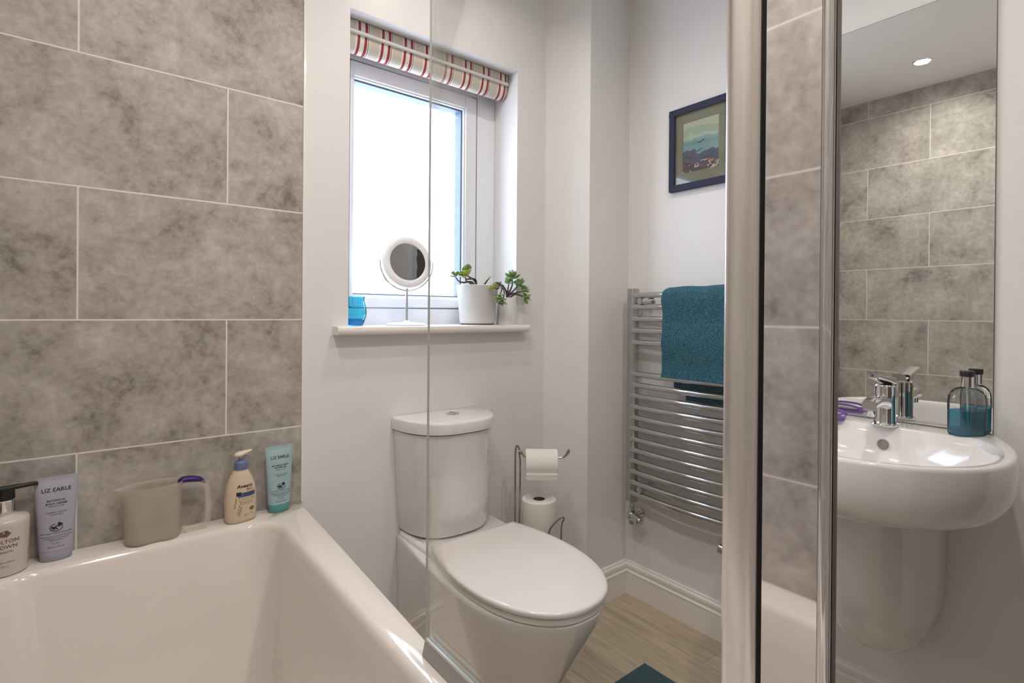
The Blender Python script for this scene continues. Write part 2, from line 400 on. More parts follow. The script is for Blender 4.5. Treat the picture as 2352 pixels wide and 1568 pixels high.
# ================================================================ CEILING LIGHTS
lens = emit('lamp_lens', (1.0, 0.86, 0.68), 60)
def downlight(x, y, label, power=1.0):
    t = thing('ceiling_light', label, 'ceiling light', (x, y, ZC), 0, 'recessed ceiling downlights')
    obj('trim_ring', lathe([(0.033, -0.001), (0.036, -0.005), (0.041, -0.005), (0.043, 0.0), (0.033, 0.0)], 32, cap0=False, cap1=False), M['chrome_sat'], t)
    obj('lamp_lens', lathe([(0.0325, -0.0015), (0.0, -0.0016)], 28, cap0=False, cap1=False), lens, t)
    l = bpy.data.lights.new('downlight', 'AREA'); l.shape = 'DISK'; l.size = 0.062; l.spread = math.radians(155); l.energy = LAMP_W*power; l.color = (1.0, 0.92, 0.855)
    lo = bpy.data.objects.new('downlight', l); COL.objects.link(lo); lo.parent = t; lo.location = (0, 0, -0.003)
    lo.visible_camera = True
    return t
downlight(-0.327, -0.739, 'round recessed spotlight in the ceiling over the bath, seen in the mirror')
downlight(0.42, -0.44, 'round recessed spotlight in the ceiling above the toilet', 0.65)
downlight(-0.33, -1.35, 'added unseen recessed spotlight in the ceiling over the tap end of the bath', 1.25)  # added lamp, brightens the posts, basin front and back tiles
downlight(0.42, -1.30, 'unseen recessed spotlight added in the ceiling to brighten the basin front', 1.15)  # invented lamp, placed to light the basin front, pedestal and skirting

# ================================================================ BATH
bath = thing('bathtub', 'white built-in bathtub along the grey tiled walls', 'bathtub', (0, 0, 0))
ZR = 0.585
def bx(y):   # outer long edge bows in a little towards the middle
    a = -y
    return -0.040*min(1.0, (a/0.9))**1.15 if a > 0 else 0
NB = 9
def bring(x0, x1, yb, yn, r, z):
    pts = rrect(x0, x1, yn, yb, r, NB); return [(p[0], p[1], z) for p in pts]
def outer(z, inset=0.0, n=NB):
    """outer outline with same vertex count as bring (4*(n+1))"""
    pts = []
    ya, yb_ = -0.0015, YN+0.0015
    per = n+1
    # corner 1 (x+, y+): go from right side up to the back
    inner = rrect(-0.625, -0.094, -1.61, -0.082, 0.075, n)
    for (x, y) in inner:
        # project inner outline to outer rectangle
        pass
    tr, tl, bl, br = [], [], [], []
    def lerp(a, b, t): return (a[0]+(b[0]-a[0])*t, a[1]+(b[1]-a[1])*t)
    X0 = XL+0.0015
    for i in range(per):
        t = i/(per-1)
        tr.append((bx(-0.157*(1-min(1, 2*t)))-inset, -0.157+(0.157+ya)*min(1, 2*t)) if t <= 0.5 else (bx(ya)-inset-(t-0.5)*2*0.169, ya))
        tl.append((X0+0.15*(1-min(1, 2*t)), ya) if t <= 0.5 else (X0, ya-(t-0.5)*2*0.157))
        bl.append((X0, yb_+0.18*(1-min(1, 2*t))) if t <= 0.5 else (X0+(t-0.5)*2*0.15, yb_))
        br.append((-0.21+(0.21+bx(yb_)-inset)*min(1, 2*t), yb_) if t <= 0.5 else (bx(yb_)-inset, yb_+(t-0.5)*2*0.18))
    return [(x, y, z) for x, y in tr+tl+bl+br]
# insert extra verts on the long right side by subdividing: build the rim as separate strips
def side_subdiv(ring, k=10):
    """add k verts on the closing edge (last corner br -> first tr) so the long edge can bow"""
    a, b_ = ring[-1], ring[0]; ex = []
    for i in range(1, k+1):
        t = i/(k+1); ex.append((a[0]+(b_[0]-a[0])*t, a[1]+(b_[1]-a[1])*t, a[2]+(b_[2]-a[2])*t))
    return ring+ex
def outer_s(z, inset=0.0):
    r = side_subdiv(outer(z, inset)); n = len(r)
    for i in range(n-10, n):
        x, y, zz = r[i]; r[i] = (bx(y)-inset, y, zz)
    return r
rings = [outer_s(0.545, 0.004), outer_s(ZR-0.012, 0.0), outer_s(ZR-0.004, 0.001), outer_s(ZR, 0.006)]
def inn(dx, r, z, yb=0.0, yn=0.0, xl=0.0, xr=0.0):
    return side_subdiv(bring(-0.628+dx+xl, -0.086-dx-xr, -0.078-dx-yb, -1.62+dx+yn, r, z))
rings += [inn(-0.006, 0.080, ZR), inn(-0.001, 0.078, ZR-0.0015), inn(0.004, 0.076, ZR-0.006), inn(0.008, 0.074, ZR-0.014)]
for t in (0.15, 0.35, 0.6, 0.85, 0.95):
    z = ZR-0.014-(0.35*t)
    rings.append(inn(0.008, 0.074-0.012*t, z, yb=0.118*t, yn=0.14*t, xl=0.045*t, xr=0.045*t))
rings.append(inn(0.02, 0.06, 0.215, yb=0.125, yn=0.15, xl=0.05, xr=0.05))
rings.append(inn(0.045, 0.05, 0.20, yb=0.14, yn=0.16, xl=0.06, xr=0.06))
rings.append(inn(0.10, 0.04, 0.197, yb=0.16, yn=0.2, xl=0.06, xr=0.06))
obj('tub_shell', loft(rings, False, True), M['acrylic'], bath, ang=60)
pr_ = [(bx(-y*1.0)-0.012, -y) for y in [0.02+i*(1.68/14) for i in range(15)]]
ext = loft([[(x, y, 0.0), (x, y, 0.55), (x-0.012, y, 0.55), (x-0.012, y, 0.0)] for x, y in pr_])
obj('bath_panel', ext, M['acrylic'], bath)
obj('waste', lathe([(0.0, 0.0), (0.032, 0.0), (0.034, 0.003), (0.028, 0.006), (0.0, 0.007)], 28, (-0.36, -1.15, 0.197), False, False), M['chrome'], bath)
obj('overflow_cover', rot(lathe([(0.0, 0.0), (0.03, 0.0), (0.03, 0.006), (0.0, 0.010)], 28, cap0=False, cap1=False), Matrix.Rotation(PI/2, 3, 'Y') @ Matrix.Identity(3), (-0.592, -0.9, 0.46)), M['chrome'], bath)

# ================================================================ SHOWER SCREEN
scr = thing('shower_screen', 'clear glass bath screen with chrome hinge posts standing on the bath rim', 'shower screen', (-0.05, -1.3, 0))
def lw(g): return [(x+0.05, y+1.3, z) for x, y, z in g[0]], g[1]
ZT = 2.02
def pane(y0, y1, z0):
    g = lw(box(-0.052, -0.048, y0, y1, z0, ZT)); return g[0], g[1], [1, 1, 1, 1, 0, 0]
gp = obj('fixed_glass', pane(-1.300, -0.800, 0.606), M['glass'], scr, smooth=False, mats=[M['glass'], M['glassedge']])
gp2 = obj('narrow_glass', pane(YN+0.02, -1.383, 0.606), M['glass'], scr, smooth=False, mats=[M['glass'], M['glassedge']])
obj('bottom_seal', lw(prism([(-0.061, 0.586), (-0.040, 0.586), (-0.044, 0.608), (-0.0465, 0.609), (-0.0465, 0.604), (-0.0535, 0.604), (-0.0535, 0.609), (-0.056, 0.608)], 'y', -1.300, -0.806)), P('clear_seal', (0.38, 0.36, 0.35), 0.25, noise=0.05), scr, smooth=False)
# rounded left profile
pf = []
for i in range(15):
    a = PI*i/14; pf.append((-0.050-0.0095*math.sin(a)**0.75, -1.300-0.0147+0.0147*math.cos(a)))
pf += [(-0.040, -1.3294), (-0.040, -1.300)]
obj('rounded_post', lw(prism(pf, 'z', 0.587, ZT+0.01)), M['chrome_sat'], scr, ang=40)
obj('post_seal', lw(box(-0.0495, -0.042, -1.3322, -1.3295, 0.587, ZT)), M['rubber'], scr, smooth=False)
obj('flat_post', lw(prism([(-0.050, -1.3325), (-0.050, -1.3735), (-0.040, -1.3735), (-0.040, -1.3325)], 'z', 0.587, ZT+0.01)), M['chrome_mirror'], scr, smooth=False)
pf = []
for i in range(11):
    a = PI*i/10; pf.append((-0.050-0.004*math.sin(a), -1.3785+0.0045*math.cos(a)))
pf += [(-0.040, -1.383), (-0.040, -1.374)]
obj('edge_post', lw(prism(pf, 'z', 0.587, ZT+0.01)), M['chrome'], scr, ang=40)
obj('wall_channel', lw(box(-0.062, -0.038, YN+0.001, YN+0.022, 0.587, ZT+0.01)), M['chrome'], scr, smooth=False, bevel=0.002)

# ================================================================ TOILET
to = thing('toilet', 'white close-coupled toilet with closed lid, against the wall beneath the window', 'toilet', (0.455, 0, 0))
def dshape(hwb, hw, yb, yf, z, sh=0.0, n=14, e=2.15, ym=None):
    """D outline: straight back at yb (half width hwb), widest hw at ym, rounded front at yf. sh skews the front sideways"""
    ym = ym if ym is not None else yb+(yf-yb)*0.42
    pts = []
    for i in range(7):      # right side back->widest
        t = i/6; y = yb+(ym-yb)*t; pts.append((hwb+(hw-hwb)*math.sin(t*PI/2), y))
    for i in range(1, 2*n):
        a = PI*i/(2*n); c, s = math.cos(a), math.sin(a)
        pts.append((hw*sgnpow(c, 2/e), ym+(yf-ym)*abs(s)**(2/e)))
    for i in range(7):
        t = 1-i/6; y = yb+(ym-yb)*t; pts.append((-(hwb+(hw-hwb)*math.sin(t*PI/2)), y))
    return [(x+sh*(y-yb)/(yf-yb), y, z) for x, y in pts]
SH = -0.022
rg = [dshape(0.150, 0.125, -0.002, -0.52, 0.0, SH), dshape(0.150, 0.126, -0.002, -0.525, 0.03, SH), dshape(0.152, 0.132, -0.002, -0.55, 0.12, SH),
      dshape(0.155, 0.150, -0.002, -0.60, 0.22, SH), dshape(0.157, 0.168, -0.002, -0.650, 0.31, SH, ym=-0.38), dshape(0.158, 0.181, -0.002, -0.686, 0.375, SH, ym=-0.40),
      dshape(0.158, 0.186, -0.002, -0.697, 0.405, SH, ym=-0.40), dshape(0.158, 0.186, -0.002, -0.698, 0.413, SH, ym=-0.40), dshape(0.156, 0.181, -0.002, -0.692, 0.4175, SH, ym=-0.40)]
obj('pan', loft(rg), M['ceramic'], to, ang=50)
# shelf behind the seat that carries the cistern
g = loft([[(x, y, z) for x, y in rrect(-0.157+i, 0.157-i, -0.235+i, -0.002, 0.02, 5)] for z, i in ((0.38, 0), (0.425, 0), (0.4295, 0.003), (0.431, 0.008))])
obj('cistern_shelf', g, M['ceramic'], to, ang=50)
def seatring(z, d=0.0, b=0.0):
    return dshape(0.152-d, 0.187-d, -0.205-d, -0.703+d, z, SH, ym=-0.42, e=2.2)
obj('seat', loft([seatring(0.4185, 0.007), seatring(0.420, 0.005), seatring(0.431, 0.005), seatring(0.433, 0.007)]), M['seat'], to, ang=50)
obj('lid', loft([seatring(0.4365, 0.004), seatring(0.4375, 0.001), seatring(0.445, -0.001), seatring(0.449, 0.001), seatring(0.4512, 0.006), seatring(0.452, 0.02)]), M['seat'], to, ang=50)
for s in (-1, 1): obj('hinge', join(tube([(s*0.08-0.02, -0.196, 0.437), (s*0.08+0.02, -0.196, 0.437)], 0.007, 14)), M['chrome'], to)
g = rot(lathe([(0.0, 0.004), (0.009, 0.004), (0.011, 0.0)], 20, cap0=False), Matrix.Rotation(-PI/2, 3, 'Y'), (-0.1575, -0.045, 0.352))
obj('screw_cap', g, M['seat'], to)
def cist(hw, dep, z, r=0.0, bk=-0.002, cx=0.0):
    """cistern plan: flat back, short sides, bowed front"""
    pts = [(hw, bk)]
    ys = -0.045
    n = 24
    pts.append((hw, ys*0.6))
    for i in range(n+1):
        a = PI*i/n; c, s = math.cos(a), math.sin(a)
        pts.append((hw*sgnpow(c, 2/2.9), ys*0.6+(-dep-ys*0.6)*abs(s)**(2/2.0)))
    pts += [(-hw, ys*0.6), (-hw, bk)]
    return [(x+cx, y, z) for x, y in pts]
obj('cistern', loft([cist(0.140, 0.160, 0.436, cx=-0.008), cist(0.144, 0.166, 0.445, cx=-0.008), cist(0.149, 0.174, 0.53, cx=-0.010), cist(0.153, 0.181, 0.64, cx=-0.013), cist(0.157, 0.187, 0.752, cx=-0.015)]), M['ceramic'], to, ang=45)
obj('cistern_lid', loft([cist(0.159, 0.190, 0.755, cx=-0.015), cist(0.163, 0.195, 0.757, cx=-0.015), cist(0.164, 0.197, 0.785, cx=-0.015), cist(0.162, 0.194, 0.791, cx=-0.015), cist(0.155, 0.186, 0.794, cx=-0.015)]), M['ceramic'], to, ang=45)
g = join(loft([[(x, y, z) for x, y, _ in selli(0.024-d, 0.019-d, 0, 2, 28, 0.000, -0.075)] for z, d in ((0.793, 0), (0.797, 0), (0.7985, 0.003))]))
fb = obj('flush_button', g, M['chrome'], to)
obj('button_split', box(-0.0008, 0.0008, -0.092, -0.058, 0.7984, 0.7992), M['black'], fb, smooth=False)

# ================================================================ TOILET ROLL STAND
rs = thing('toilet_roll_stand', 'chrome wire toilet roll stand on the floor right of the toilet', 'toilet roll holder', (0.762, -0.156, 0), -math.radians(38.7))
# local x runs along the picture's horizontal, local y away from the camera
wr = 0.0032
L1 = smoothpath([(-0.082, 0.02, 0.006), (-0.083, 0.0, 0.35), (-0.084, 0.0, 0.60), (-0.083, 0.0, 0.645), (-0.078, 0.0, 0.661), (-0.071, 0.0, 0.650), (-0.067, 0, 0.638), (-0.064, 0, 0.63)], 6)
L2 = smoothpath([(-0.066, -0.01, 0.006), (-0.068, -0.006, 0.35), (-0.067, -0.004, 0.59), (-0.071, -0.002, 0.635), (-0.064, 0.0, 0.640), (-0.052, 0.0, 0.622), (-0.03, 0, 0.618), (0.05, 0, 0.618), (0.085, 0, 0.622), (0.098, 0, 0.640), (0.103, -0.004, 0.648), (0.100, -0.008, 0.638), (0.085, -0.006, 0.622)], 6)
obj('upright_wire', tube(L1, wr, 8), M['wire'], rs)
obj('roll_arm', tube(L2, wr, 8), M['wire'], rs)
hp = smoothpath([(0.028, -0.075, 0.008), (0.030, -0.075, 0.30), (0.030, -0.075, 0.385), (0.045, -0.075, 0.415), (0.070, -0.072, 0.437), (0.081, -0.070, 0.433), (0.073, -0.068, 0.405), (0.072, -0.068, 0.30), (0.072, -0.068, 0.008)], 5)
obj('front_hoop', tube(hp, wr, 8), M['wire'], rs)
ringp = [(0.092*math.cos(2*PI*i/36), 0.092*math.sin(2*PI*i/36), wr+0.0005) for i in range(36)]
obj('base_ring', join(tube(ringp, wr, 8, closed=True), tube([(-0.092, 0, wr+0.0005), (0.092, 0, wr+0.0005)], wr, 8), tube([(0, -0.092, wr+0.0005), (0, 0.092, wr+0.0005)], wr, 8)), M['wire'], rs)
cyy = [(0.0, 0.0, 0.01), (0.0, 0.0, 0.30)]
obj('roll_shelf', lathe([(0.0, 0.364), (0.048, 0.364), (0.048, 0.367), (0.0, 0.367)], 24, cap0=False, cap1=False), M['wire'], rs)
obj('centre_post', tube([(0, 0, 0.01), (0, 0, 0.43)], wr, 8), M['wire'], rs)
paper = P('toilet_paper', (0.86, 0.83, 0.79), 0.9, noise=0.03, nscale=90, bump=0.5, bscale=350)
card = P('card_core', (0.10, 0.06, 0.04), 0.8, noise=0.1)
def roll(w_, R, r_):
    rings = [(r_, 0), (R*0.99, 0), (R, 0.003), (R, w_-0.003), (R*0.99, w_), (r_, w_)]
    return lathe(rings+[(r_, 0)], 48, cap0=False, cap1=False)
# spare roll standing on the shelf
sp_ = thing('toilet_roll', 'spare white toilet roll standing upright on the lower part of the wire stand', 'toilet roll', (0.762, -0.156, 0.3675), -math.radians(38.7))
obj('paper', roll(0.108, 0.060, 0.021), paper, sp_)
obj('core', lathe([(0.0215, 0.001), (0.0205, 0.001), (0.0205, 0.107), (0.0215, 0.107)], 28, cap0=False, cap1=False), card, sp_)
# roll in use on the arm
ru = thing('toilet_roll', 'white toilet roll in use, hanging on the arm on top of the wire stand', 'toilet roll', (0.762, -0.156, 0.6), -math.radians(38.7))
Ry = Matrix.Rotation(PI/2, 3, 'Y')
zc_ = 0.618-0.6
obj('paper', rot(roll(0.110, 0.046, 0.021), Ry, (-0.048, 0, zc_-0.016)), paper, ru)
obj('core', rot(lathe([(0.0215, 0.001), (0.0205, 0.001), (0.0205, 0.109), (0.0215, 0.109)], 28, cap0=False, cap1=False), Ry, (-0.048, 0, zc_-0.016)), card, ru)
# loose sheet hanging down the front
sh = []
for i in range(9):
    a = math.radians(20+i*13); sh.append((-0.0475*math.sin(a), 0.0475*math.cos(a)))
sh += [(-0.0480+0.001*k, -0.018-0.010*k) for k in range(1, 4)]
g0 = [[(-0.047, y, zc_-0.016+z), (0.061, y, zc_-0.016+z), (0.061, y-0.0008, zc_-0.016+z), (-0.047, y-0.0008, zc_-0.016+z)] for y, z in sh]
obj('loose_sheet', loft(g0), paper, ru)

# ================================================================ TOWEL RADIATOR
YA, YBB = -0.222, -0.705
XB = XR-0.055
rad = thing('towel_radiator', 'chrome ladder towel radiator on the wall right of the window', 'towel radiator', (XR, -0.43, 0.35))
def lr(g): return [(x-XR, y+0.43, z-0.35) for x, y, z in g[0]], g[1]
for yy in (YA, YBB):
    pts = [(XB-0.013, yy-0.013), (XB-0.013, yy+0.013)]
    pf = [(XB+0.016, yy-0.015), (XB-0.008, yy-0.015), (XB-0.011, yy-0.011), (XB-0.012, yy), (XB-0.011, yy+0.018), (XB-0.008, yy+0.024), (XB+0.016, yy+0.024)]
    obj('upright', lr(prism(pf, 'z', 0.392, 1.222)), M['rad_dark'], rad, ang=35)
bars = [1.195-0.0452*i for i in range(5)]+[0.892-0.0420*i for i in range(12)]
for z in bars:
    pts = []
    for i in range(17):
        t = i/16; y = YA+(YBB-YA)*t; pts.append((XB-0.004-0.017*math.sin(PI*t), y, z))
    obj('bar', lr(tube(pts, 0.0112, 14)), M['rad_chrome'], rad, ang=60)
for (yy, zz) in ((YA-0.045, 1.172), (YBB+0.045, 1.172), (YA-0.050, 0.452), (YBB+0.045, 0.452)):
    obj('wall_bracket', lr(join(cyl((XR, yy, zz), (XR-0.045, yy, zz), 0.010), cyl((XR-0.048, yy, zz), (XR-0.074, yy, zz), 0.013), cyl((XR, yy, zz), (XR-0.006, yy, zz), 0.018))), M['rad_chrome'], rad)
def valve(yy, s):
    g = join(cyl((XB, yy, 0.394), (XB, yy, 0.372), 0.010), cyl((XB, yy, 0.372), (XB, yy, 0.352), 0.0135, 6), sphere((XB, yy, 0.336), 0.021),
             cyl((XB, yy, 0.336), (XR, yy, 0.336), 0.008), cyl((XR-0.006, yy, 0.336), (XR, yy, 0.336), 0.02),
             cyl((XB-0.004, yy, 0.340), (XB-0.010, yy-s*0.022, 0.338), 0.0125), cyl((XB-0.010, yy-s*0.022, 0.338), (XB-0.016, yy-s*0.052, 0.334), 0.0185), sphere((XB-0.016, yy-s*0.052, 0.334), 0.0185, 0.9, 0.6, 0.9), cyl((XB, yy, 0.318), (XB, yy, 0.306), 0.012))
    return g
obj('valve', lr(valve(YA, 1)), M['rad_chrome'], rad)
obj('valve', lr(join(valve(YBB, -1), cyl((XB-0.014, YBB+0.05, 0.336), (XB-0.018, YBB+0.105, 0.348), 0.0165))), M['rad_chrome'], rad)

# towel folded over the top bars
def towel_mat(name, col, dark):
    m, N, L = newmat(name); b = N['Principled BSDF']; b.inputs['Roughness'].default_value = 0.95
    b.inputs['Sheen Weight'].default_value = 0.12; b.inputs['Sheen Tint'].default_value = (*[min(1, c*4) for c in col], 1)
    tc = N.new('ShaderNodeTexCoord'); vo = N.new('ShaderNodeTexNoise'); vo.inputs['Scale'].default_value = 200; vo.inputs['Detail'].default_value = 4
    L.new(tc.outputs['Object'], vo.inputs['Vector'])
    cr = N.new('ShaderNodeValToRGB'); cr.color_ramp.elements[0].position = 0.35; cr.color_ramp.elements[0].color = (*dark, 1)
    cr.color_ramp.elements[1].position = 0.65; cr.color_ramp.elements[1].color = (*col, 1); L.new(vo.outputs['Fac'], cr.inputs[0])
    L.new(cr.outputs[0], b.inputs['Base Color'])
    bp = N.new('ShaderNodeBump'); bp.inputs['Strength'].default_value = 1.0; bp.inputs['Distance'].default_value = 0.004
    L.new(vo.outputs['Fac'], bp.inputs['Height']); L.new(bp.outputs[0], b.inputs['Normal'])
    return m
teal = towel_mat('teal_terry', (0.024, 0.145, 0.205), (0.005, 0.045, 0.072))
tw = thing('towel', 'folded teal bath towel draped over the top bars of the radiator', 'towel', (1.14, -0.50, 0.9))
def towel_sheet(xf, xb, zf, zb, ztop, y0, y1, th, ny=26):
    """sheet draped over the rail: front face at xf down to zf, back at xb down to zb"""
    prof = []
    nf = 22
    for i in range(nf): prof.append((xf+0.004*math.sin(i*0.5), zf+(ztop-0.03-zf)*i/nf))
    rr = (xb-xf)/2; cxm = (xf+xb)/2
    for i in range(13):
        a = PI-PI*i/12; prof.append((cxm+rr*math.cos(a), ztop-0.03+0.03*math.sin(a)))
    for i in range(1, nf+1): prof.append((xb, ztop-0.03-(ztop-0.03-zb)*i/nf))
    # offset inner side
    pin = []
    m = len(prof)
    for i in range(m):
        a = prof[max(0, i-1)]; c = prof[min(m-1, i+1)]; tx, tz = c[0]-a[0], c[1]-a[1]; l = math.hypot(tx, tz) or 1
        nx_, nz_ = tz/l, -tx/l
        pin.append((prof[i][0]+nx_*th, prof[i][1]+nz_*th))
    loop = prof+pin[::-1]
    rings = []
    for j in range(ny+1):
        t = j/ny; y = y0+(y1-y0)*t
        e = min(1, min(t, 1-t)/0.05); q = (1-math.sqrt(max(0, 1-(1-e)**2)))*th*0.5
        ring = []
        for k, (x, z) in enumerate(loop):
            # round the side edges: pull both skins together
            o_ = loop[len(loop)-1-k]; mx_, mz_ = (x+o_[0])/2, (z+o_[1])/2
            f = 1-0.75*(1-math.sqrt(max(0, 1-(1-e)**2)))
            xx, zz = mx_+(x-mx_)*f, mz_+(z-mz_)*f
            n_ = 0.0012*math.sin(37*y+11*z)+0.0015*math.sin(90*z+15*y)*math.sin(61*y)
            ring.append((xx+n_, y+0.004*math.sin(9*z+1.3)*(1 if t < 0.5 else -1)*(1-2*min(t, 1-t)), zz+0.0015*math.sin(50*y)*(1 if zz > ztop-0.03 else 0.3)))
        rings.append(ring)
    return loft(rings)
def lt(g): return [(x-1.14, y+0.50, z-0.9) for x, y, z in g[0]], g[1]
obj('outer_fold', lt(towel_sheet(1.126, 1.222, 0.898, 0.852, 1.222, -0.390, -0.70, 0.014)), teal, tw, ang=70)
obj('inner_fold', lt(towel_sheet(1.1420, 1.2070, 0.91, 0.815, 1.2065, -0.450, -0.688, 0.008)), teal, tw, ang=70)

# ================================================================ PICTURE
pic = thing('picture_frame', 'navy framed seascape picture hung on the white wall above the radiator', 'picture', (XR, -0.475, 1.728))
def lp(g): return [(x-XR, y+0.475, z-1.728) for x, y, z in g[0]], g[1]
fy0, fy1, fz0, fz1 = -0.600, -0.352, 1.578, 1.880
fwid = 0.0225
navy = P('navy_frame_paint', (0.016, 0.022, 0.060), 0.6, spec=0.3, noise=0.1)
obj('frame', lp(join(box(XR-0.020, XR, fy0, fy1, fz0, fz0+fwid), box(XR-0.020, XR, fy0, fy1, fz1-fwid, fz1), box(XR-0.020, XR, fy0, fy0+fwid, fz0+fwid, fz1-fwid), box(XR-0.020, XR, fy1-fwid, fy1, fz0+fwid, fz1-fwid))), navy, pic, smooth=False, bevel=0.0012)
my0, my1, mz0, mz1 = -0.547, -0.405, 1.640, 1.822
matt = P('olive_mount_board', (0.20, 0.195, 0.13), 0.8, noise=0.03)
obj('mount_board', lp(join(box(XR-0.009, XR-0.006, fy0+fwid, my0, fz0+fwid, fz1-fwid), box(XR-0.009, XR-0.006, my1, fy1-fwid, fz0+fwid, fz1-fwid), box(XR-0.009, XR-0.006, my0, my1, fz0+fwid, mz0), box(XR-0.009, XR-0.006, my0, my1, mz1, fz1-fwid))), matt, pic, smooth=False)
def art_mat():
    m, N, L = newmat('seascape_print'); b = N['Principled BSDF']; b.inputs['Roughness'].default_value = 0.6
    tc = N.new('ShaderNodeTexCoord'); sp = N.new('ShaderNodeSeparateXYZ'); L.new(tc.outputs['Object'], sp.inputs[0])
    n1 = N.new('ShaderNodeTexNoise'); n1.inputs['Scale'].default_value = 22; n1.inputs['Detail'].default_value = 2; L.new(tc.outputs['Object'], n1.inputs[0])
    mr = N.new('ShaderNodeMapRange'); mr.inputs[1].default_value = -0.088; mr.inputs[2].default_value = 0.094; L.new(sp.outputs[2], mr.inputs[0])
    ad = N.new('ShaderNodeMath'); ad.operation = 'MULTIPLY_ADD'; ad.inputs[1].default_value = 0.30; L.new(n1.outputs['Fac'], ad.inputs[0]); L.new(mr.outputs[0], ad.inputs[2])
    sl = N.new('ShaderNodeMath'); sl.operation = 'MULTIPLY_ADD'; sl.inputs[1].default_value = -0.7; L.new(sp.outputs[1], sl.inputs[0]); L.new(ad.outputs[0], sl.inputs[2])
    cr = N.new('ShaderNodeValToRGB'); cr.color_ramp.interpolation = 'CONSTANT'; e = cr.color_ramp.elements
    e[0].position = 0; e[0].color = (0.07, 0.035, 0.045, 1)
    e[1].position = 0.30; e[1].color = (0.055, 0.05, 0.085, 1)
    for p_, c_ in ((0.40, (0.06, 0.075, 0.13)), (0.47, (0.07, 0.08, 0.15)), (0.53, (0.17, 0.31, 0.31)), (0.66, (0.15, 0.27, 0.28)), (0.74, (0.18, 0.33, 0.33)), (0.80, (0.40, 0.47, 0.36)), (0.86, (0.30, 0.39, 0.29)), (1.0, (0.44, 0.46, 0.34))):
        k = e.new(p_); k.color = (*c_, 1)
    L.new(sl.outputs[0], cr.inputs[0])
    vo = N.new('ShaderNodeTexVoronoi'); vo.inputs['Scale'].default_value = 130; L.new(tc.outputs['Object'], vo.inputs['Vector'])
    n3 = N.new('ShaderNodeTexNoise'); n3.inputs['Scale'].default_value = 60; L.new(tc.outputs['Object'], n3.inputs[0])
    c3 = N.new('ShaderNodeValToRGB'); c3.color_ramp.interpolation = 'CONSTANT'; c3.color_ramp.elements[0].color = (0, 0, 0, 1); c3.color_ramp.elements[1].position = 0.56; c3.color_ramp.elements[1].color = (1, 1, 1, 1)
    L.new(n3.outputs['Fac'], c3.inputs[0])
    lt_ = N.new('ShaderNodeMath'); lt_.operation = 'LESS_THAN'; lt_.inputs[1].default_value = 0.20; L.new(mr.outputs[0], lt_.inputs[0])
    mu = N.new('ShaderNodeMath'); mu.operation = 'MULTIPLY'; L.new(lt_.outputs[0], mu.inputs[0]); L.new(c3.outputs[0], mu.inputs[1])
    c4 = N.new('ShaderNodeValToRGB'); c4.color_ramp.interpolation = 'CONSTANT'; c4.color_ramp.elements[0].color = (0.36, 0.16, 0.08, 1); c4.color_ramp.elements[1].position = 0.45; c4.color_ramp.elements[1].color = (0.50, 0.46, 0.44, 1)
    L.new(vo.outputs['Color'], c4.inputs[0])
    mx = N.new('ShaderNodeMix'); mx.data_type = 'RGBA'; L.new(mu.outputs[0], mx.inputs[0]); L.new(cr.outputs[0], mx.inputs[6]); L.new(c4.outputs[0], mx.inputs[7])
    L.new(mx.outputs[2], b.inputs['Base Color']); return m
pt = obj('print', lp(box(XR-0.0075, XR-0.0055, my0-0.004, my1+0.004, mz0-0.004, mz1+0.004)), art_mat(), pic, smooth=False)
# two little dark birds of the print
def bird(y, z, s):
    pts = [(-0.018, -0.002), (-0.010, 0.001), (-0.004, 0.000), (0.004, 0.004), (0.012, 0.007), (0.016, 0.006), (0.009, 0.002), (0.003, -0.001), (-0.004, -0.004), (-0.011, -0.002)]
    return prism([(y-a*s, z+b_*s) for a, b_ in pts], 'x', XR-0.0081, XR-0.0074)
binky = P('bird_ink', (0.02, 0.04, 0.055), 0.6, noise=0.05)
obj('painted_bird', lp(bird(-0.478, 1.742, 1.0)), binky, pt, smooth=False)
obj('painted_bird', lp(bird(-0.470, 1.712, 0.8)), binky, pt, smooth=False)
obj('picture_glass', lp(box(XR-0.0125, XR-0.0105, fy0+fwid, fy1-fwid, fz0+fwid, fz1-fwid)), thin_glass('picture_glass', (0.97, 0.98, 0.97), 1.3), pic, smooth=False)
obj('backing', lp(box(XR-0.005, XR-0.0005, fy0+0.01, fy1-0.01, fz0+0.01, fz1-0.01)), M['black'], pic, smooth=False)

# ================================================================ MIRROR
mr_ = thing('wall_mirror', 'large frameless rectangular mirror on the wall behind the basin', 'mirror', (XR, -1.006, 0.8385))
obj('mirror_glass', box(-0.0062, -0.0042, -0.2600, 0.2600, 0.0008, 1.0990), M['mirror'], mr_, smooth=False)
obj('polished_edge', box(-0.0052, -0.0002, -0.2612, 0.2612, 0, 1.1005), P('mirror_edge_grey', (0.10, 0.10, 0.09), 0.2, noise=0.05), mr_, smooth=False)

# ================================================================ BASIN
YC = -1.065
ba = thing('washbasin', 'white wall-hung washbasin with rounded front below the large mirror', 'basin', (XR, YC, 0.0))
def bas(ins, z, xb=0.0, n=26, kx=1.0, back=0.0):
    """rim outline, local coords (x<0 into the room); ins = inset"""
    pts = []
    A = 0.538-ins; xm = 0.263; B = 0.278-ins
    hb = 0.203-ins*0.6
    for i in range(8):
        t = i/7; x = back+(xm-back)*t; hw = hb+(B-hb)*math.sin(t*PI/2)**0.9; pts.append((-x, -hw))
    for i in range(1, 2*n):
        a = PI*i/(2*n); c, s = math.cos(a), math.sin(a)
        pts.append((-(xm+(A-xm)*abs(s)**(2/2.25)), -B*sgnpow(c, 2/2.25)))
    for i in range(8):
        t = 1-i/7; x = back+(xm-back)*t; hw = hb+(B-hb)*math.sin(t*PI/2)**0.9; pts.append((-x, hw))
    return [(x, y, z) for x, y in pts]
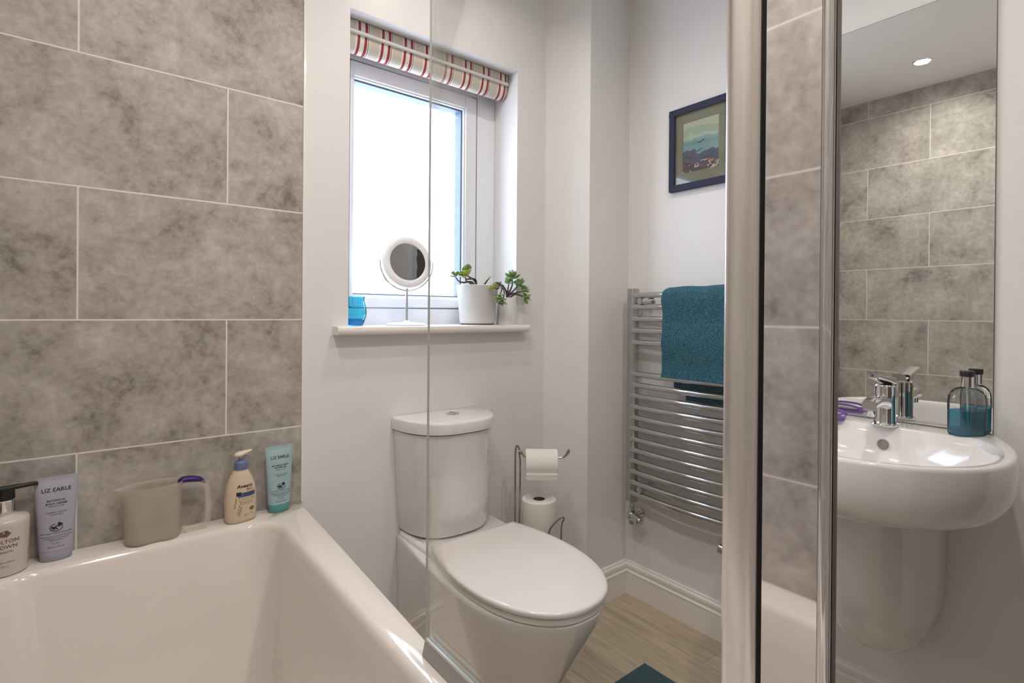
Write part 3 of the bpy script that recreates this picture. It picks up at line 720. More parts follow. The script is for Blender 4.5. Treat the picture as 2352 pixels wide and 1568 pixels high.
rings = [bas(0.17, 0.690), bas(0.10, 0.692), bas(0.050, 0.700), bas(0.020, 0.718), bas(0.006, 0.745), bas(0.0, 0.775), bas(0.0, 0.828), bas(0.0015, 0.8335), bas(0.005, 0.8362), bas(0.009, 0.8368),
         bas(0.018, 0.8365, back=0.080), bas(0.023, 0.835, back=0.086), bas(0.029, 0.829, back=0.091), bas(0.042, 0.81, back=0.095), bas(0.055, 0.77, back=0.103), bas(0.085, 0.735, back=0.125), bas(0.14, 0.715, back=0.17), bas(0.20, 0.708, back=0.22)]
obj('bowl', loft(rings, True, True), M['ceramic'], ba, ang=60)
ov = rot(lathe([(0.0, 0.003), (0.0115, 0.003), (0.013, 0.0)], 24, cap0=False), Matrix.Rotation(-PI/2+0.18, 3, 'Y'), (-0.1015, -0.003, 0.790))
obj('overflow_hole', ov, P('overflow_grey', (0.24, 0.21, 0.20), 0.35, noise=0.1), ba)
obj('waste', lathe([(0, 0), (0.03, 0), (0.03, 0.003), (0, 0.005)], 24, (-0.29, 0, 0.708), False, False), M['chrome'], ba)
def ped(hw, dep, z):
    n = 26; return [(-0.001, -hw, z)]+[(-(0.05+(dep-0.05)*abs(math.sin(PI*i/n))**(2/2.4)), -hw*sgnpow(math.cos(PI*i/n), 2/2.4), z) for i in range(n+1)]+[(-0.001, hw, z)]
obj('semi_pedestal', loft([ped(0.055, 0.17, 0.285), ped(0.080, 0.205, 0.300), ped(0.098, 0.235, 0.332), ped(0.109, 0.258, 0.385), ped(0.114, 0.270, 0.46), ped(0.117, 0.280, 0.70)]), M['ceramic'], ba, ang=50)

# mixer tap
tp = thing('basin_tap', 'chrome single-lever mixer tap on the back ledge of the basin', 'tap', (1.163, -1.066, 0.8365))
obj('tap_body', lathe([(0.030, 0.0), (0.030, 0.003), (0.0265, 0.006), (0.0245, 0.012), (0.0235, 0.07), (0.0245, 0.092), (0.0235, 0.103), (0.020, 0.107), (0.0, 0.108)], 32, cap1=False), M['chrome'], tp)
spout = []
for i, t in enumerate((0, 0.2, 0.45, 0.7, 0.9, 1.0)):
    x = -0.010-0.105*t; z = 0.058+0.018*math.sin(t*2.2)-0.010*t
    hw, hh = 0.019-0.003*t, 0.0155-0.003*t
    spout.append([(x, y*1.0, z+q) for y, q in rrect(-hw, hw, -hh, hh, 0.008, 4)])
obj('spout', loft(spout), M['chrome'], tp, ang=50)
obj('aerator', lathe([(0.0115, 0.0), (0.0115, 0.014), (0.009, 0.016)], 24, (-0.100, 0, 0.036)), M['chrome'], tp)
lev = []
for t in (0, 0.15, 0.4, 0.7, 1.0):
    x = 0.018-0.115*t; z = 0.116+0.020*t; hw = 0.020-0.006*t; hh = 0.009-0.0045*t
    lev.append([(x, y, z+q) for y, q in rrect(-hw, hw, -hh, hh, min(0.004, hh*0.9), 4)])
lv = obj('lever', join(loft(lev)), M['chrome'], tp, ang=50)
obj('temperature_dot', rot(lathe([(0.0, 0.0012), (0.003, 0.001), (0.0035, 0)], 14, cap0=False), Matrix.Rotation(-PI/2, 3, 'Y'), (-0.0975, 0, 0.1365)), P('red_blue_dot', (0.04, 0.06, 0.12), 0.4, noise=0.1), lv)

# soap dispenser bottle with blue handwash
bt = thing('handwash_bottle', 'clear bottle half full of blue-green handwash with black cap on the basin', 'bottle', (1.192, -1.226, 0.8365), math.radians(-32))
M['bottle'] = thin_glass('bottle_plastic', (0.965, 0.97, 0.985), 2.2)
def bsec(z, hw, hd): return selli(hw, hd, z, 2.5, 36)
obj('bottle_shell', loft([bsec(0.0, 0.036, 0.021), bsec(0.002, 0.040, 0.024), bsec(0.006, 0.0415, 0.0255), bsec(0.080, 0.0425, 0.026), bsec(0.096, 0.040, 0.025), bsec(0.107, 0.032, 0.0215), bsec(0.112, 0.022, 0.018), bsec(0.1145, 0.0125, 0.0125), bsec(0.117, 0.0115, 0.0115), bsec(0.124, 0.0115, 0.0115)]), M['bottle'], bt, ang=60)
def liq():
    m, N, L = newmat('blue_handwash'); b = N['Principled BSDF']; b.inputs['Base Color'].default_value = (0.03, 0.25, 0.36, 1); b.inputs['Roughness'].default_value = 0.08
    t = N.new('ShaderNodeBsdfTransparent'); t.inputs[0].default_value = (0.30, 0.70, 0.80, 1); mx = N.new('ShaderNodeMixShader')
    nz = N.new('ShaderNodeTexNoise'); nz.inputs['Scale'].default_value = 30; tc = N.new('ShaderNodeTexCoord'); L.new(tc.outputs['Object'], nz.inputs[0])
    mr = N.new('ShaderNodeMapRange'); mr.inputs[3].default_value = 0.25; mr.inputs[4].default_value = 0.5; L.new(nz.outputs['Fac'], mr.inputs[0])
    L.new(mr.outputs[0], mx.inputs[0]); L.new(t.outputs[0], mx.inputs[1]); L.new(b.outputs[0], mx.inputs[2]); L.new(mx.outputs[0], N['Material Output'].inputs[0]); return m
obj('liquid', loft([bsec(0.003, 0.037, 0.0215), bsec(0.007, 0.0395, 0.0235), bsec(0.060, 0.0402, 0.0240)]), liq(), bt, ang=60)
obj('collar', lathe([(0.0128, 0.117), (0.0128, 0.141), (0.0118, 0.142)], 28), M['chrome'], bt)
obj('cap', lathe([(0.0140, 0.142), (0.0145, 0.143), (0.0145, 0.1535), (0.0138, 0.155)], 28), M['black'], bt)
obj('dip_tube', tube([(0, 0, 0.116), (0.002, 0, 0.06), (0.006, 0, 0.008)], 0.002, 8), milky('dip_tube', (0.8, 0.85, 0.9), 0.45), bt)

# purple soap tray
purple = P('purple_plastic', (0.22, 0.09, 0.42), 0.35, noise=0.05)
tray = thing('soap_tray', 'small purple plastic tray with wavy rim on the basin left of the tap', 'tray', (1.155, -0.918, 0.8365))
NN = 48
def trring(hw, hd, z, wav=0.0):
    r = []
    for j in range(NN):
        a = 2*PI*j/NN; r.append((hw*sgnpow(math.cos(a), 0.55), hd*sgnpow(math.sin(a), 0.55), z+wav*math.cos(4*a)))
    return r
obj('tray_base', loft([trring(0.020, 0.050, 0.001), trring(0.024, 0.055, 0.002), trring(0.024, 0.055, 0.006), trring(0.018, 0.048, 0.006)]), purple, tray, ang=50)
obj('tray_rim', loft([trring(0.027, 0.058, 0.016, 0.003), trring(0.0295, 0.0605, 0.0185, 0.003), trring(0.028, 0.059, 0.022, 0.003), trring(0.0255, 0.0565, 0.0195, 0.003), trring(0.027, 0.058, 0.016, 0.003)], False, False), purple, tray, ang=60)
for sx in (-1, 1):
    for sy in (-1, 1): obj('tray_post', cyl((sx*0.021, sy*0.050, 0.005), (sx*0.0245, sy*0.0545, 0.018), 0.002, 8), purple, tray)
tag(obj('soap_bar', loft([[(x, y, z) for x, y, _ in selli(a, b_, 0, 2.6, 32)] for a, b_, z in ((0.012, 0.036, 0.0), (0.016, 0.041, 0.004), (0.0165, 0.042, 0.009), (0.013, 0.038, 0.0125))]), P('white_soap', (0.82, 0.80, 0.74), 0.4, noise=0.02), loc=(1.155, -0.918, 0.8426), ang=60), 'white bar of soap lying in the purple tray', 'soap')

# ================================================================ WINDOW SILL THINGS
ZS = 1.080
blue = thin_glass('blue_glass', (0.52, 0.88, 0.96), 1.6)
vase = thing('glass_vase', 'small turquoise blue glass vase at the left end of the window sill', 'vase', (0.170, 0.045, ZS))
outp = [(0.020, 0.0), (0.026, 0.001), (0.031, 0.010), (0.0375, 0.030), (0.0385, 0.042), (0.0360, 0.060), (0.0315, 0.074), (0.0310, 0.082), (0.0335, 0.090)]
inp = [(0.0315, 0.090), (0.0290, 0.082), (0.0295, 0.074), (0.0340, 0.060), (0.0365, 0.042), (0.0355, 0.030), (0.028, 0.014), (0.0, 0.012)]
obj('vase_body', lathe(outp+inp, 40), blue, vase, ang=60)
obj('thick_base', lathe([(0.0, 0.002), (0.024, 0.002), (0.0290, 0.011), (0.0310, 0.016), (0.029, 0.022), (0.0, 0.023)], 36, cap0=False, cap1=False), thin_glass('deep_blue_glass', (0.22, 0.60, 0.86), 1.2), vase, ang=60)

mm = thing('vanity_mirror', 'round tilting magnifying mirror on a slim chrome stand in the middle of the window sill', 'mirror', (0.350, 0.045, ZS))
obj('base', lathe([(0.0, 0.0), (0.064, 0.0), (0.066, 0.003), (0.060, 0.007), (0.012, 0.011), (0.008, 0.016), (0.0, 0.016)], 44, cap0=False, cap1=False), M['upvc'], mm)
obj('pole', cyl((0, 0, 0.010), (0, 0, 0.122), 0.0042, 16), M['chrome_sat'], mm)
# bow that carries the disc
TILT = Matrix.Rotation(math.radians(-4), 3, 'Z') @ Matrix.Rotation(math.radians(90-9), 3, 'X')
cz = 0.208
bow = [(0.093*math.sin(a), 0, cz-0.093*math.cos(a)) for a in [math.radians(-92+184*i/32) for i in range(33)]]
bow = [tuple(Matrix.Rotation(math.radians(-4), 3, 'Z') @ Vector(p)) for p in bow]
obj('bow', tube(bow, 0.0032, 10), M['chrome'], mm)
dg_ = lathe([(0.0, -0.009), (0.070, -0.009), (0.082, -0.006), (0.086, 0.0), (0.0855, 0.004), (0.080, 0.0075), (0.063, 0.008), (0.0615, 0.0065), (0.0, 0.0065)], 64, cap0=False, cap1=False)
obj('disc_rim', rot(dg_, TILT, (0, 0, cz)), P('white_light_ring', (0.86, 0.87, 0.90), 0.25, noise=0.01), mm, ang=50)
# concave glass
gl = [(r, 0.0068+0.0012*(r/0.066)**2) for r in (0.0, 0.011, 0.022, 0.033, 0.044, 0.052, 0.058, 0.0615)]
obj('mirror_glass', rot(lathe(gl, 64, cap0=False, cap1=False), TILT, (0, 0, cz)), M['mirror'], mm, ang=80)

def jade_leaf(c, d, L_, W_, T_):
    """thick succulent leaf: c = foot, d = direction"""
    d = Vector(d).normalized(); a = Vector((0, 0, 1)) if abs(d.z) < 0.85 else Vector((1, 0, 0))
    s = d.cross(a).normalized(); n = s.cross(d)
    rings = []
    for t, k in ((0.0, 0.12), (0.12, 0.35), (0.35, 0.78), (0.6, 1.0), (0.8, 0.85), (0.93, 0.5), (1.0, 0.1)):
        ring = []
        for j in range(10):
            q = 2*PI*j/10
            ring.append(Vector(c)+d*(t*L_)+s*(math.cos(q)*W_*k)+n*(math.sin(q)*T_*max(k, 0.3)+0.10*L_*t*t))
        rings.append(ring)
    return loft(rings)
M['leaf'] = P('jade_leaf', (0.20, 0.32, 0.10), 0.35, coat=0.2, noise=0.35, nscale=60)
M['leafy'] = P('young_jade_leaf', (0.42, 0.52, 0.07), 0.35, coat=0.2, noise=0.2, nscale=60)
M['stem'] = P('brown_stem', (0.075, 0.045, 0.035), 0.7, noise=0.3)
M['soil'] = P('potting_soil', (0.03, 0.022, 0.016), 0.95, noise=0.5, nscale=120, bump=1.0, bscale=150)
def rosette(c, d, n, L_, rnd):
    d = Vector(d).normalized(); a = Vector((0, 0, 1)) if abs(d.z) < 0.85 else Vector((1, 0, 0))
    s = d.cross(a).normalized(); b_ = s.cross(d); gs = []
    for i in range(n):
        q = 2.4*i; lay = i/n
        v = (s*math.cos(q)+b_*math.sin(q))*(1-0.75*lay)+d*(0.35+1.0*lay)
        l = 1.42*L_*(1-0.3*lay)*rnd.uniform(0.85, 1.1)
        gs.append(jade_leaf(Vector(c)+d*(lay*0.012), v, l, l*0.36, l*0.12))
    return join(*gs)
def bush(label, loc, branches, pot_geo, potmat, rim_z, rsoil, seed, extra=None):
    rnd = random.Random(seed)
    t = thing('potted_plant', label, 'plant', loc)
    p_ = obj('pot', pot_geo, potmat, t, ang=50)
    if extra: extra(t)
    obj('soil', lathe([(0.0, rim_z-0.014), (rsoil, rim_z-0.016)], 32, cap0=False, cap1=False), M['soil'], t)
    st = []; lf = []; ly = []
    for pts, n, L_, young in branches:
        pp = smoothpath(pts, 5); r = [0.0042-0.0024*i/(len(pp)-1) for i in range(len(pp))]
        st.append(tube(pp, r, 8))
        d = Vector(pts[-1])-Vector(pts[-2])
        (ly if young else lf).append(rosette(pts[-1], d, n, L_, rnd))
    obj('stem', join(*st), M['stem'], t)
    if lf: obj('foliage', join(*lf), M['leaf'], t, ang=60)
    if ly: obj('young_foliage', join(*ly), M['leafy'], t, ang=60)
    return t
potw = P('white_pot_glaze', (0.72, 0.72, 0.71), 0.42, noise=0.05, nscale=14, bump=0.05, bscale=30)
potg = lathe([(0.0, 0.006), (0.062, 0.006), (0.0635, 0.010), (0.0745, 0.134), (0.0760, 0.1365), (0.0760, 0.141), (0.0745, 0.142), (0.0710, 0.142), (0.0700, 0.136), (0.0660, 0.10), (0.0, 0.10)], 52, cap0=False, cap1=False)
terr = P('terracotta_foot', (0.20, 0.145, 0.10), 0.7, noise=0.2)
def foot(t):
    obj('foot_ring', lathe([(0.0, 0.0), (0.060, 0.0), (0.0615, 0.003), (0.061, 0.0075), (0.0, 0.0075)], 44, cap0=False, cap1=False), terr, t)
bush('succulent in a large white tapered pot, right of the round mirror on the window sill', (0.630, 0.040, ZS), [
    ([(-0.02, -0.01, 0.122), (-0.055, -0.03, 0.150), (-0.088, -0.045, 0.147), (-0.112, -0.050, 0.150), (-0.125, -0.050, 0.163)], 6, 0.017, False),
    ([(-0.005, 0.00, 0.122), (-0.015, -0.01, 0.160), (-0.045, -0.02, 0.163), (-0.068, -0.03, 0.160), (-0.074, -0.034, 0.166)], 6, 0.024, True),
    ([(0.0, 0.0, 0.122), (-0.03, -0.01, 0.152), (-0.060, -0.02, 0.152), (-0.073, -0.028, 0.172)], 5, 0.027, False),
    ([(0.0, -0.01, 0.122), (-0.020, -0.01, 0.158), (-0.050, -0.018, 0.170), (-0.062, -0.022, 0.176)], 3, 0.034, False),
    ([(0.03, -0.02, 0.122), (0.040, -0.055, 0.150), (0.050, -0.076, 0.143), (0.042, -0.088, 0.122), (0.034, -0.090, 0.108)], 10, 0.019, False),
    ([(0.03, -0.02, 0.122), (0.035, -0.055, 0.146), (0.040, -0.076, 0.138), (0.026, -0.088, 0.128), (0.012, -0.090, 0.130)], 7, 0.014, True),
    ([(0.035, -0.02, 0.122), (0.050, -0.05, 0.149), (0.062, -0.072, 0.130), (0.058, -0.084, 0.110), (0.048, -0.088, 0.092)], 9, 0.017, False),
    ([(0.02, 0.01, 0.122), (0.04, 0.0, 0.158), (0.045, -0.004, 0.165)], 3, 0.010, False),
], potg, potw, 0.136, 0.0672, 3, foot)
potg2 = lathe([(0.0, 0.0), (0.0385, 0.0), (0.0395, 0.003), (0.0345, 0.098), (0.0335, 0.100), (0.0315, 0.100), (0.0310, 0.085), (0.0, 0.085)], 44, cap0=False, cap1=False)
bush('bushy succulent in a slim white pot at the right end of the window sill', (0.741, 0.006, ZS), [
    ([(0.0, 0.0, 0.085), (-0.006, -0.012, 0.110), (0.004, -0.018, 0.135), (0.008, -0.020, 0.150), (0.006, -0.022, 0.166)], 9, 0.026, False),
    ([(0.0, 0.0, 0.085), (-0.004, -0.010, 0.105), (0.016, -0.020, 0.128), (0.026, -0.026, 0.142)], 9, 0.024, False),
    ([(0.0, 0.0, 0.085), (-0.002, -0.012, 0.108), (0.022, -0.026, 0.118), (0.038, -0.036, 0.122)], 9, 0.024, False),
    ([(0.0, 0.0, 0.085), (-0.010, -0.014, 0.112), (-0.012, -0.020, 0.135), (-0.010, -0.022, 0.148)], 7, 0.020, False),
    ([(0.0, 0.0, 0.085), (-0.004, -0.02, 0.100), (0.012, -0.034, 0.112), (0.028, -0.040, 0.108), (0.040, -0.044, 0.104)], 7, 0.020, False),
    ([(0.0, 0.0, 0.085), (-0.014, -0.012, 0.120), (-0.034, -0.02, 0.140), (-0.044, -0.022, 0.146)], 2, 0.008, False),
], potg2, potw, 0.100, 0.0312, 11)

# ================================================================ ROMAN BLIND
def stripe_mat():
    m, N, L = newmat('striped_blind_fabric'); b = N['Principled BSDF']; b.inputs['Roughness'].default_value = 0.85
    tc = N.new('ShaderNodeTexCoord'); sp = N.new('ShaderNodeSeparateXYZ'); L.new(tc.outputs['Object'], sp.inputs[0])
    def mt(op, a, c=None):
        n = N.new('ShaderNodeMath'); n.operation = op
        for i, v in enumerate((a, c)):
            if v is None: continue
            if isinstance(v, (int, float)): n.inputs[i].default_value = v
            else: L.new(v, n.inputs[i])
        return n.outputs[0]
    ph = mt('FLOORED_MODULO', mt('SUBTRACT', sp.outputs[0], 0.179), 0.0788)
    cr = N.new('ShaderNodeValToRGB'); cr.color_ramp.interpolation = 'CONSTANT'; e = cr.color_ramp.elements
    cream = (0.60, 0.54, 0.45, 1); pale = (0.72, 0.69, 0.64, 1); red = (0.32, 0.035, 0.035, 1); gry = (0.16, 0.15, 0.16, 1)
    e[0].position = 0; e[0].color = red
    e[1].position = 0.0085; e[1].color = pale
    for p_, c_ in ((0.0225, red), (0.0315, pale), (0.0345, gry), (0.0370, pale), (0.0410, cream), (0.0725, pale)):
        k = e.new(p_/0.0788); k.color = c_
    e[1].position = 0.0085/0.0788
    L.new(mt('DIVIDE', ph, 0.0788), cr.inputs[0])
    L.new(cr.outputs[0], b.inputs['Base Color'])
    wv = N.new('ShaderNodeTexNoise'); wv.inputs['Scale'].default_value = 500; L.new(tc.outputs['Object'], wv.inputs[0])
    bp = N.new('ShaderNodeBump'); bp.inputs['Strength'].default_value = 0.15; bp.inputs['Distance'].default_value = 0.001; L.new(wv.outputs['Fac'], bp.inputs['Height']); L.new(bp.outputs[0], b.inputs['Normal'])
    return m
fab = stripe_mat()
bl = thing('roman_blind', 'raised roman blind with red and grey stripes on cream at the top of the window', 'blind', (0, 0.058, 2.016))
def lb(g): return [(x, y-0.03, z-2.0) for x, y, z in g[0]], g[1]
BX0, BX1 = 0.142, 0.768
def sheet(prof, x0, x1, th=0.0016, nx=40, wav=0.0):
    """profile (y,z) swept in x with a gentle sway"""
    rings = []
    m = len(prof)
    for j in range(nx+1):
        x = x0+(x1-x0)*j/nx
        ring = []
        for i, (y, z) in enumerate(prof): ring.append((x+wav*math.sin(i*0.9+x*8), y, z))
        for i, (y, z) in reversed(list(enumerate(prof))): ring.append((x+wav*math.sin(i*0.9+x*8), y+th, z+th*0.3))
        rings.append(ring)
    return loft(rings)
obj('head_fabric', lb(sheet([(0.024, 2.0105), (0.020, 2.006), (0.0195, 1.995), (0.0195, 1.978)], BX0, BX1)), fab, bl, ang=60)
obj('batten', lb(prism([(0.0150, 1.9760), (0.0145, 1.9700), (0.0165, 1.9675), (0.0240, 1.9675), (0.0240, 1.9780), (0.0165, 1.9780)], 'x', BX0, BX1)), P('cream_batten', (0.62, 0.60, 0.56), 0.5, noise=0.03), bl, smooth=False)
pf = [(0.0240, 1.9680), (0.0250, 1.958), (0.0275, 1.946), (0.0320, 1.934), (0.0400, 1.925), (0.0520, 1.919)]
obj('folded_fabric', lb(sheet(pf, BX0, BX1, wav=0.0022)), fab, bl, ang=70)
for k, (dy, dz) in enumerate(((0.012, 0.004), (0.024, 0.010))):
    pf2 = [(y+dy*0.6, z+dz) for y, z in pf]+[(0.060, 1.924+dz), (0.070, 1.938+dz)]
    obj('folded_fabric', lb(sheet(pf2, BX0+0.002, BX1-0.0005*k, wav=0.0015)), fab, bl, ang=70)
pf = [(0.0520, 1.919), (0.062, 1.921), (0.072, 1.930), (0.077, 1.950)]
obj('folded_fabric', lb(sheet(pf, BX0, BX1, wav=0.0015)), fab, bl, ang=70)
obj('head_rail', lb(box(BX0, BX1, 0.026, 0.062, 1.985, 2.0115)), M['upvc'], bl, smooth=False)

# ================================================================ THINGS ON THE BATH RIM
ZB = ZR
def lerpt(tab, z):
    if z <= tab[0][0]: return tab[0][1:]
    for a, b_ in zip(tab, tab[1:]):
        if z <= b_[0]:
            t = (z-a[0])/(b_[0]-a[0]); return tuple(p+(q-p)*t for p, q in zip(a[1:], b_[1:]))
    return tab[-1][1:]
def front_of(tab, eps=0.0004):
    def f(x, z):
        hw, hd, e = lerpt(tab, z); q = min(0.995, abs(x)/hw)
        return -hd*(1-q**e)**(1/e)-eps
    return f
def body(tab, n=48): return loft([selli(hw, hd, z, e, n) for z, hw, hd, e in tab])
ink = P('dark_print', (0.02, 0.022, 0.03), 0.5, noise=0.05)
inkg = P('grey_print', (0.10, 0.11, 0.14), 0.5, noise=0.05)
def cream_tube(label, loc, tabc, tab, colm, capm, s, rz, lines):
    t = thing('cream_tube', label, 'tube', loc, rz)
    obj('cap', body(tabc), capm, t, ang=50)
    b_ = obj('tube_body', body(tab), colm, t, ang=60)
    f = front_of(tab)
    T = []
    for (txt, size, z, bold) in lines: T.append(text_on(txt, size, 0, z, f, bold=bold, res=2))
    obj('lettering', join(*T), ink, t, smooth=False)
    # round flower and bird emblem
    ez = lines[-1][2]+0.0  # unused anchor
    z0 = 0.072*s
    em = []
    ring = [(0.0105*s*math.cos(a), 0.0075*s*math.sin(a)) for a in [math.radians(100+i*16) for i in range(18)]]
    em.append(tube([(x, f(x, z0+z)-0.0001, z0+z) for x, z in ring], 0.0006*s, 6))
    for (cx_, cz_, r_) in ((0.006, 0.0055, 0.0042), (-0.003, -0.001, 0.0030), (-0.0065, 0.0005, 0.0022), (0.0, 0.0025, 0.0016), (0.0015, -0.003, 0.0016)):
        pts = [(cx_*s+r_*s*math.cos(2*PI*i/12)*(1+0.25*math.cos(3*2*PI*i/12)), z0+cz_*s+r_*s*math.sin(2*PI*i/12)*(1+0.25*math.cos(3*2*PI*i/12))) for i in range(12)]
        em.append(([(x, f(x, z)-0.0002, z) for x, z in pts], [tuple(range(12))]))
    obj('emblem', join(*em), ink, t, smooth=False)
    return t
TL = lambda k: [("LIZ EARLE", 0.0112*k, 0.150*k, 0.00012), ("BOTANICAL", 0.0056*k, 0.128*k, 0.0001), ("BODY CREAM", 0.0056*k, 0.1215*k, 0.0001), ("ORANGE FLOWER", 0.0032*k, 0.1165*k, 0),
                ("COMBINES TO SOFTEN", 0.0034*k, 0.1035*k, 0), ("AND NOURISH", 0.0034*k, 0.0990*k, 0), ("NATURALLY ACTIVE SKINCARE", 0.0036*k, 0.0600*k, 0),
                ("ENRICHED WITH PLANT OILS AND", 0.0033*k, 0.0535*k, 0), ("BOTANICALS TO HYDRATE", 0.0033*k, 0.0492*k, 0), ("AND SMOOTH", 0.0033*k, 0.0450*k, 0), ("ALL SKIN", 0.0034*k, 0.0390*k, 0), ("200 ml 6.7 fl. oz.", 0.0044*k, 0.0315*k, 0)]
lav = P('lavender_grey_tube', (0.40, 0.40, 0.46), 0.32, noise=0.015)
lavc = P('lavender_cap', (0.37, 0.37, 0.45), 0.4, noise=0.02)
tc_ = [(0.0, 0.0245, 0.0165, 2.2), (0.002, 0.0262, 0.0180, 2.2), (0.021, 0.0285, 0.0195, 2.2), (0.022, 0.0283, 0.0192, 2.2)]
tb_ = [(0.0225, 0.0287, 0.0196, 2.2), (0.045, 0.0300, 0.0185, 2.2), (0.080, 0.0318, 0.0160, 2.3), (0.115, 0.0335, 0.0120, 2.4), (0.145, 0.0350, 0.0075, 2.6), (0.166, 0.0362, 0.0028, 3.0), (0.168, 0.0364, 0.0014, 5.0), (0.1775, 0.0366, 0.0012, 6.0)]
cream_tube('lavender-grey squeeze tube standing on its cap between the pump bottle and the jug', (-0.523, -0.030, ZB), tc_, tb_, lav, lavc, 1.0, math.radians(2), TL(1.0))
teal_t = P('pale_teal_tube', (0.34, 0.48, 0.51), 0.32, noise=0.015)
teal_c = P('green_teal_cap', (0.10, 0.33, 0.32), 0.4, noise=0.03)
tc2 = [(z, a*0.98, b_, e) for z, a, b_, e in tc_]; tb2 = [(z*0.985, a*1.0, b_, e) for z, a, b_, e in tb_]
L2_ = TL(0.97); L2_[1] = ("BOTANICAL BODY", 0.0050, 0.1245, 0.0001); L2_[2] = ("SHOWER GEL", 0.0050, 0.1190, 0.0001)
cream_tube('pale teal squeeze tube with green cap in the bath corner at the tile edge', (-0.067, -0.030, ZB), tc2, tb2, teal_t, teal_c, 0.97, math.radians(6), L2_)

# pump bottle at the left edge of the view
pb = thing('pump_bottle', 'pearly white pump bottle with chrome collar and black pump, leftmost on the bath rim', 'bottle', (-0.604, -0.042, ZB), math.radians(4))
pearl = P('pearly_bottle', (0.60, 0.53, 0.49), 0.22, coat=0.5, noise=0.02)
ptab = [(0.0, 0.034, 0.034, 2.0), (0.003, 0.0375, 0.0375, 2.0), (0.10, 0.0405, 0.0405, 2.0), (0.108, 0.0400, 0.0400, 2.0), (0.1125, 0.036, 0.036, 2.0), (0.116, 0.020, 0.020, 2.0), (0.118, 0.0165, 0.0165, 2.0), (0.121, 0.0165, 0.0165, 2.0)]
obj('bottle_body', body(ptab), pearl, pb, ang=40)
obj('collar', lathe([(0.0170, 0.118), (0.0180, 0.120), (0.0175, 0.146), (0.016, 0.148)], 32), M['chrome'], pb)
hd = join(lathe([(0.0165, 0.148), (0.0170, 0.150), (0.0165, 0.166), (0.0150, 0.172), (0.0, 0.174)], 32, cap1=False),
          loft([[(x, y, z+q) for y, q in rrect(-w_, w_, -0.004, 0.004, 0.003, 3)] for x, z, w_ in ((-0.010, 0.170, 0.010), (0.010, 0.170, 0.009), (0.03, 0.1705, 0.0065), (0.048, 0.171, 0.0045), (0.052, 0.1695, 0.003))]))
obj('pump_head', hd, M['black'], pb, ang=50)
f = front_of(ptab)
brown = P('brown_print', (0.16, 0.10, 0.08), 0.5, noise=0.05)
T = [text_on("MOLTON", 0.0100, 0.002, 0.072, f, bold=0.0001), text_on("BROWN", 0.0100, 0.002, 0.061, f, bold=0.0001), text_on("LONDON", 0.0055, 0.002, 0.051, f), text_on("HAND LOTION", 0.0042, 0.002, 0.030, f), text_on("300 ml", 0.0042, 0.002, 0.022, f)]
obj('lettering', join(*T), brown, pb, smooth=False)
cr_ = [(0.002+0.0085*math.cos(2*PI*i/20)*(1+0.12*math.cos(5*2*PI*i/20)), 0.088+0.0065*math.sin(2*PI*i/20)*(1+0.12*math.cos(5*2*PI*i/20))) for i in range(20)]
obj('crest', ([(x, f(x, z)-0.0001, z) for x, z in cr_], [tuple(range(20))]), brown, pb, smooth=False)

# measuring jug
jug = thing('measuring_jug', 'frosted clear plastic jug with purple thumb grip on the bath rim', 'jug', (-0.350, -0.041, ZB), math.radians(2))
milk = milky('frosted_jug_plastic', (0.66, 0.59, 0.51), 0.36)
def jr(z, s, spout=0.0, d=0.0, n=64):
    r = []
    for j in range(n):
        a = 2*PI*j/n; c, s_ = math.cos(a), math.sin(a)
        hw, hdp = 0.0565*s-d, 0.0345*s-d
        x, y = hw*sgnpow(c, 2/2.6), hdp*sgnpow(s_, 2/2.6)
        y *= 1+0.14*math.cos(2*PI*x/0.075)*-1*(1-min(1, z/0.11))*0.9      # waisted foot
        if c < 0: x -= spout*max(0.0, -c)**5*1.0; y *= (1-0.55*min(1, spout/0.016)*max(0.0, -c)**6)
        r.append((x, y, z))
    return r
o_r = [jr(0.0, 0.93), jr(0.002, 0.96), jr(0.006, 0.98), jr(0.04, 0.995), jr(0.09, 1.01, 0.0005), jr(0.108, 1.02, 0.004), jr(0.120, 1.04, 0.011), jr(0.1285, 1.06, 0.016), jr(0.1298, 1.055, 0.016, 0.0005)]
i_r = [jr(0.1290, 1.04, 0.015, 0.0014), jr(0.120, 1.02, 0.010, 0.0014), jr(0.108, 1.0, 0.003, 0.0014), jr(0.09, 0.99, 0.0, 0.0014), jr(0.02, 0.97, 0, 0.0014), jr(0.004, 0.95, 0, 0.0014)]
obj('jug_body', loft(o_r+i_r), milk, jug, ang=60)
hp = [(0.052, 0, 0.118), (0.075, 0, 0.119), (0.098, 0, 0.114), (0.108, 0, 0.100), (0.111, 0, 0.070), (0.110, 0, 0.030), (0.104, 0, 0.010), (0.085, 0, 0.006), (0.058, 0, 0.010)]
hp = smoothpath(hp, 5)
rg_ = []
for i, p in enumerate(hp):
    a = hp[max(0, i-1)]; b_ = hp[min(len(hp)-1, i+1)]; t_ = (b_-a).normalized(); n_ = Vector((-t_.z, 0, t_.x))
    rg_.append([p+n_*u+Vector((0, v, 0)) for u, v in ((-0.004, -0.010), (0.008, -0.010), (0.008, 0.010), (-0.004, 0.010))])
obj('handle', loft(rg_), milky('clear_handle_plastic', (0.80, 0.76, 0.68), 0.28), jug, ang=50)
gp_ = smoothpath([(0.050, 0, 0.123), (0.060, 0, 0.1275), (0.080, 0, 0.126), (0.098, 0, 0.121), (0.108, 0, 0.112)], 5)
rg_ = []
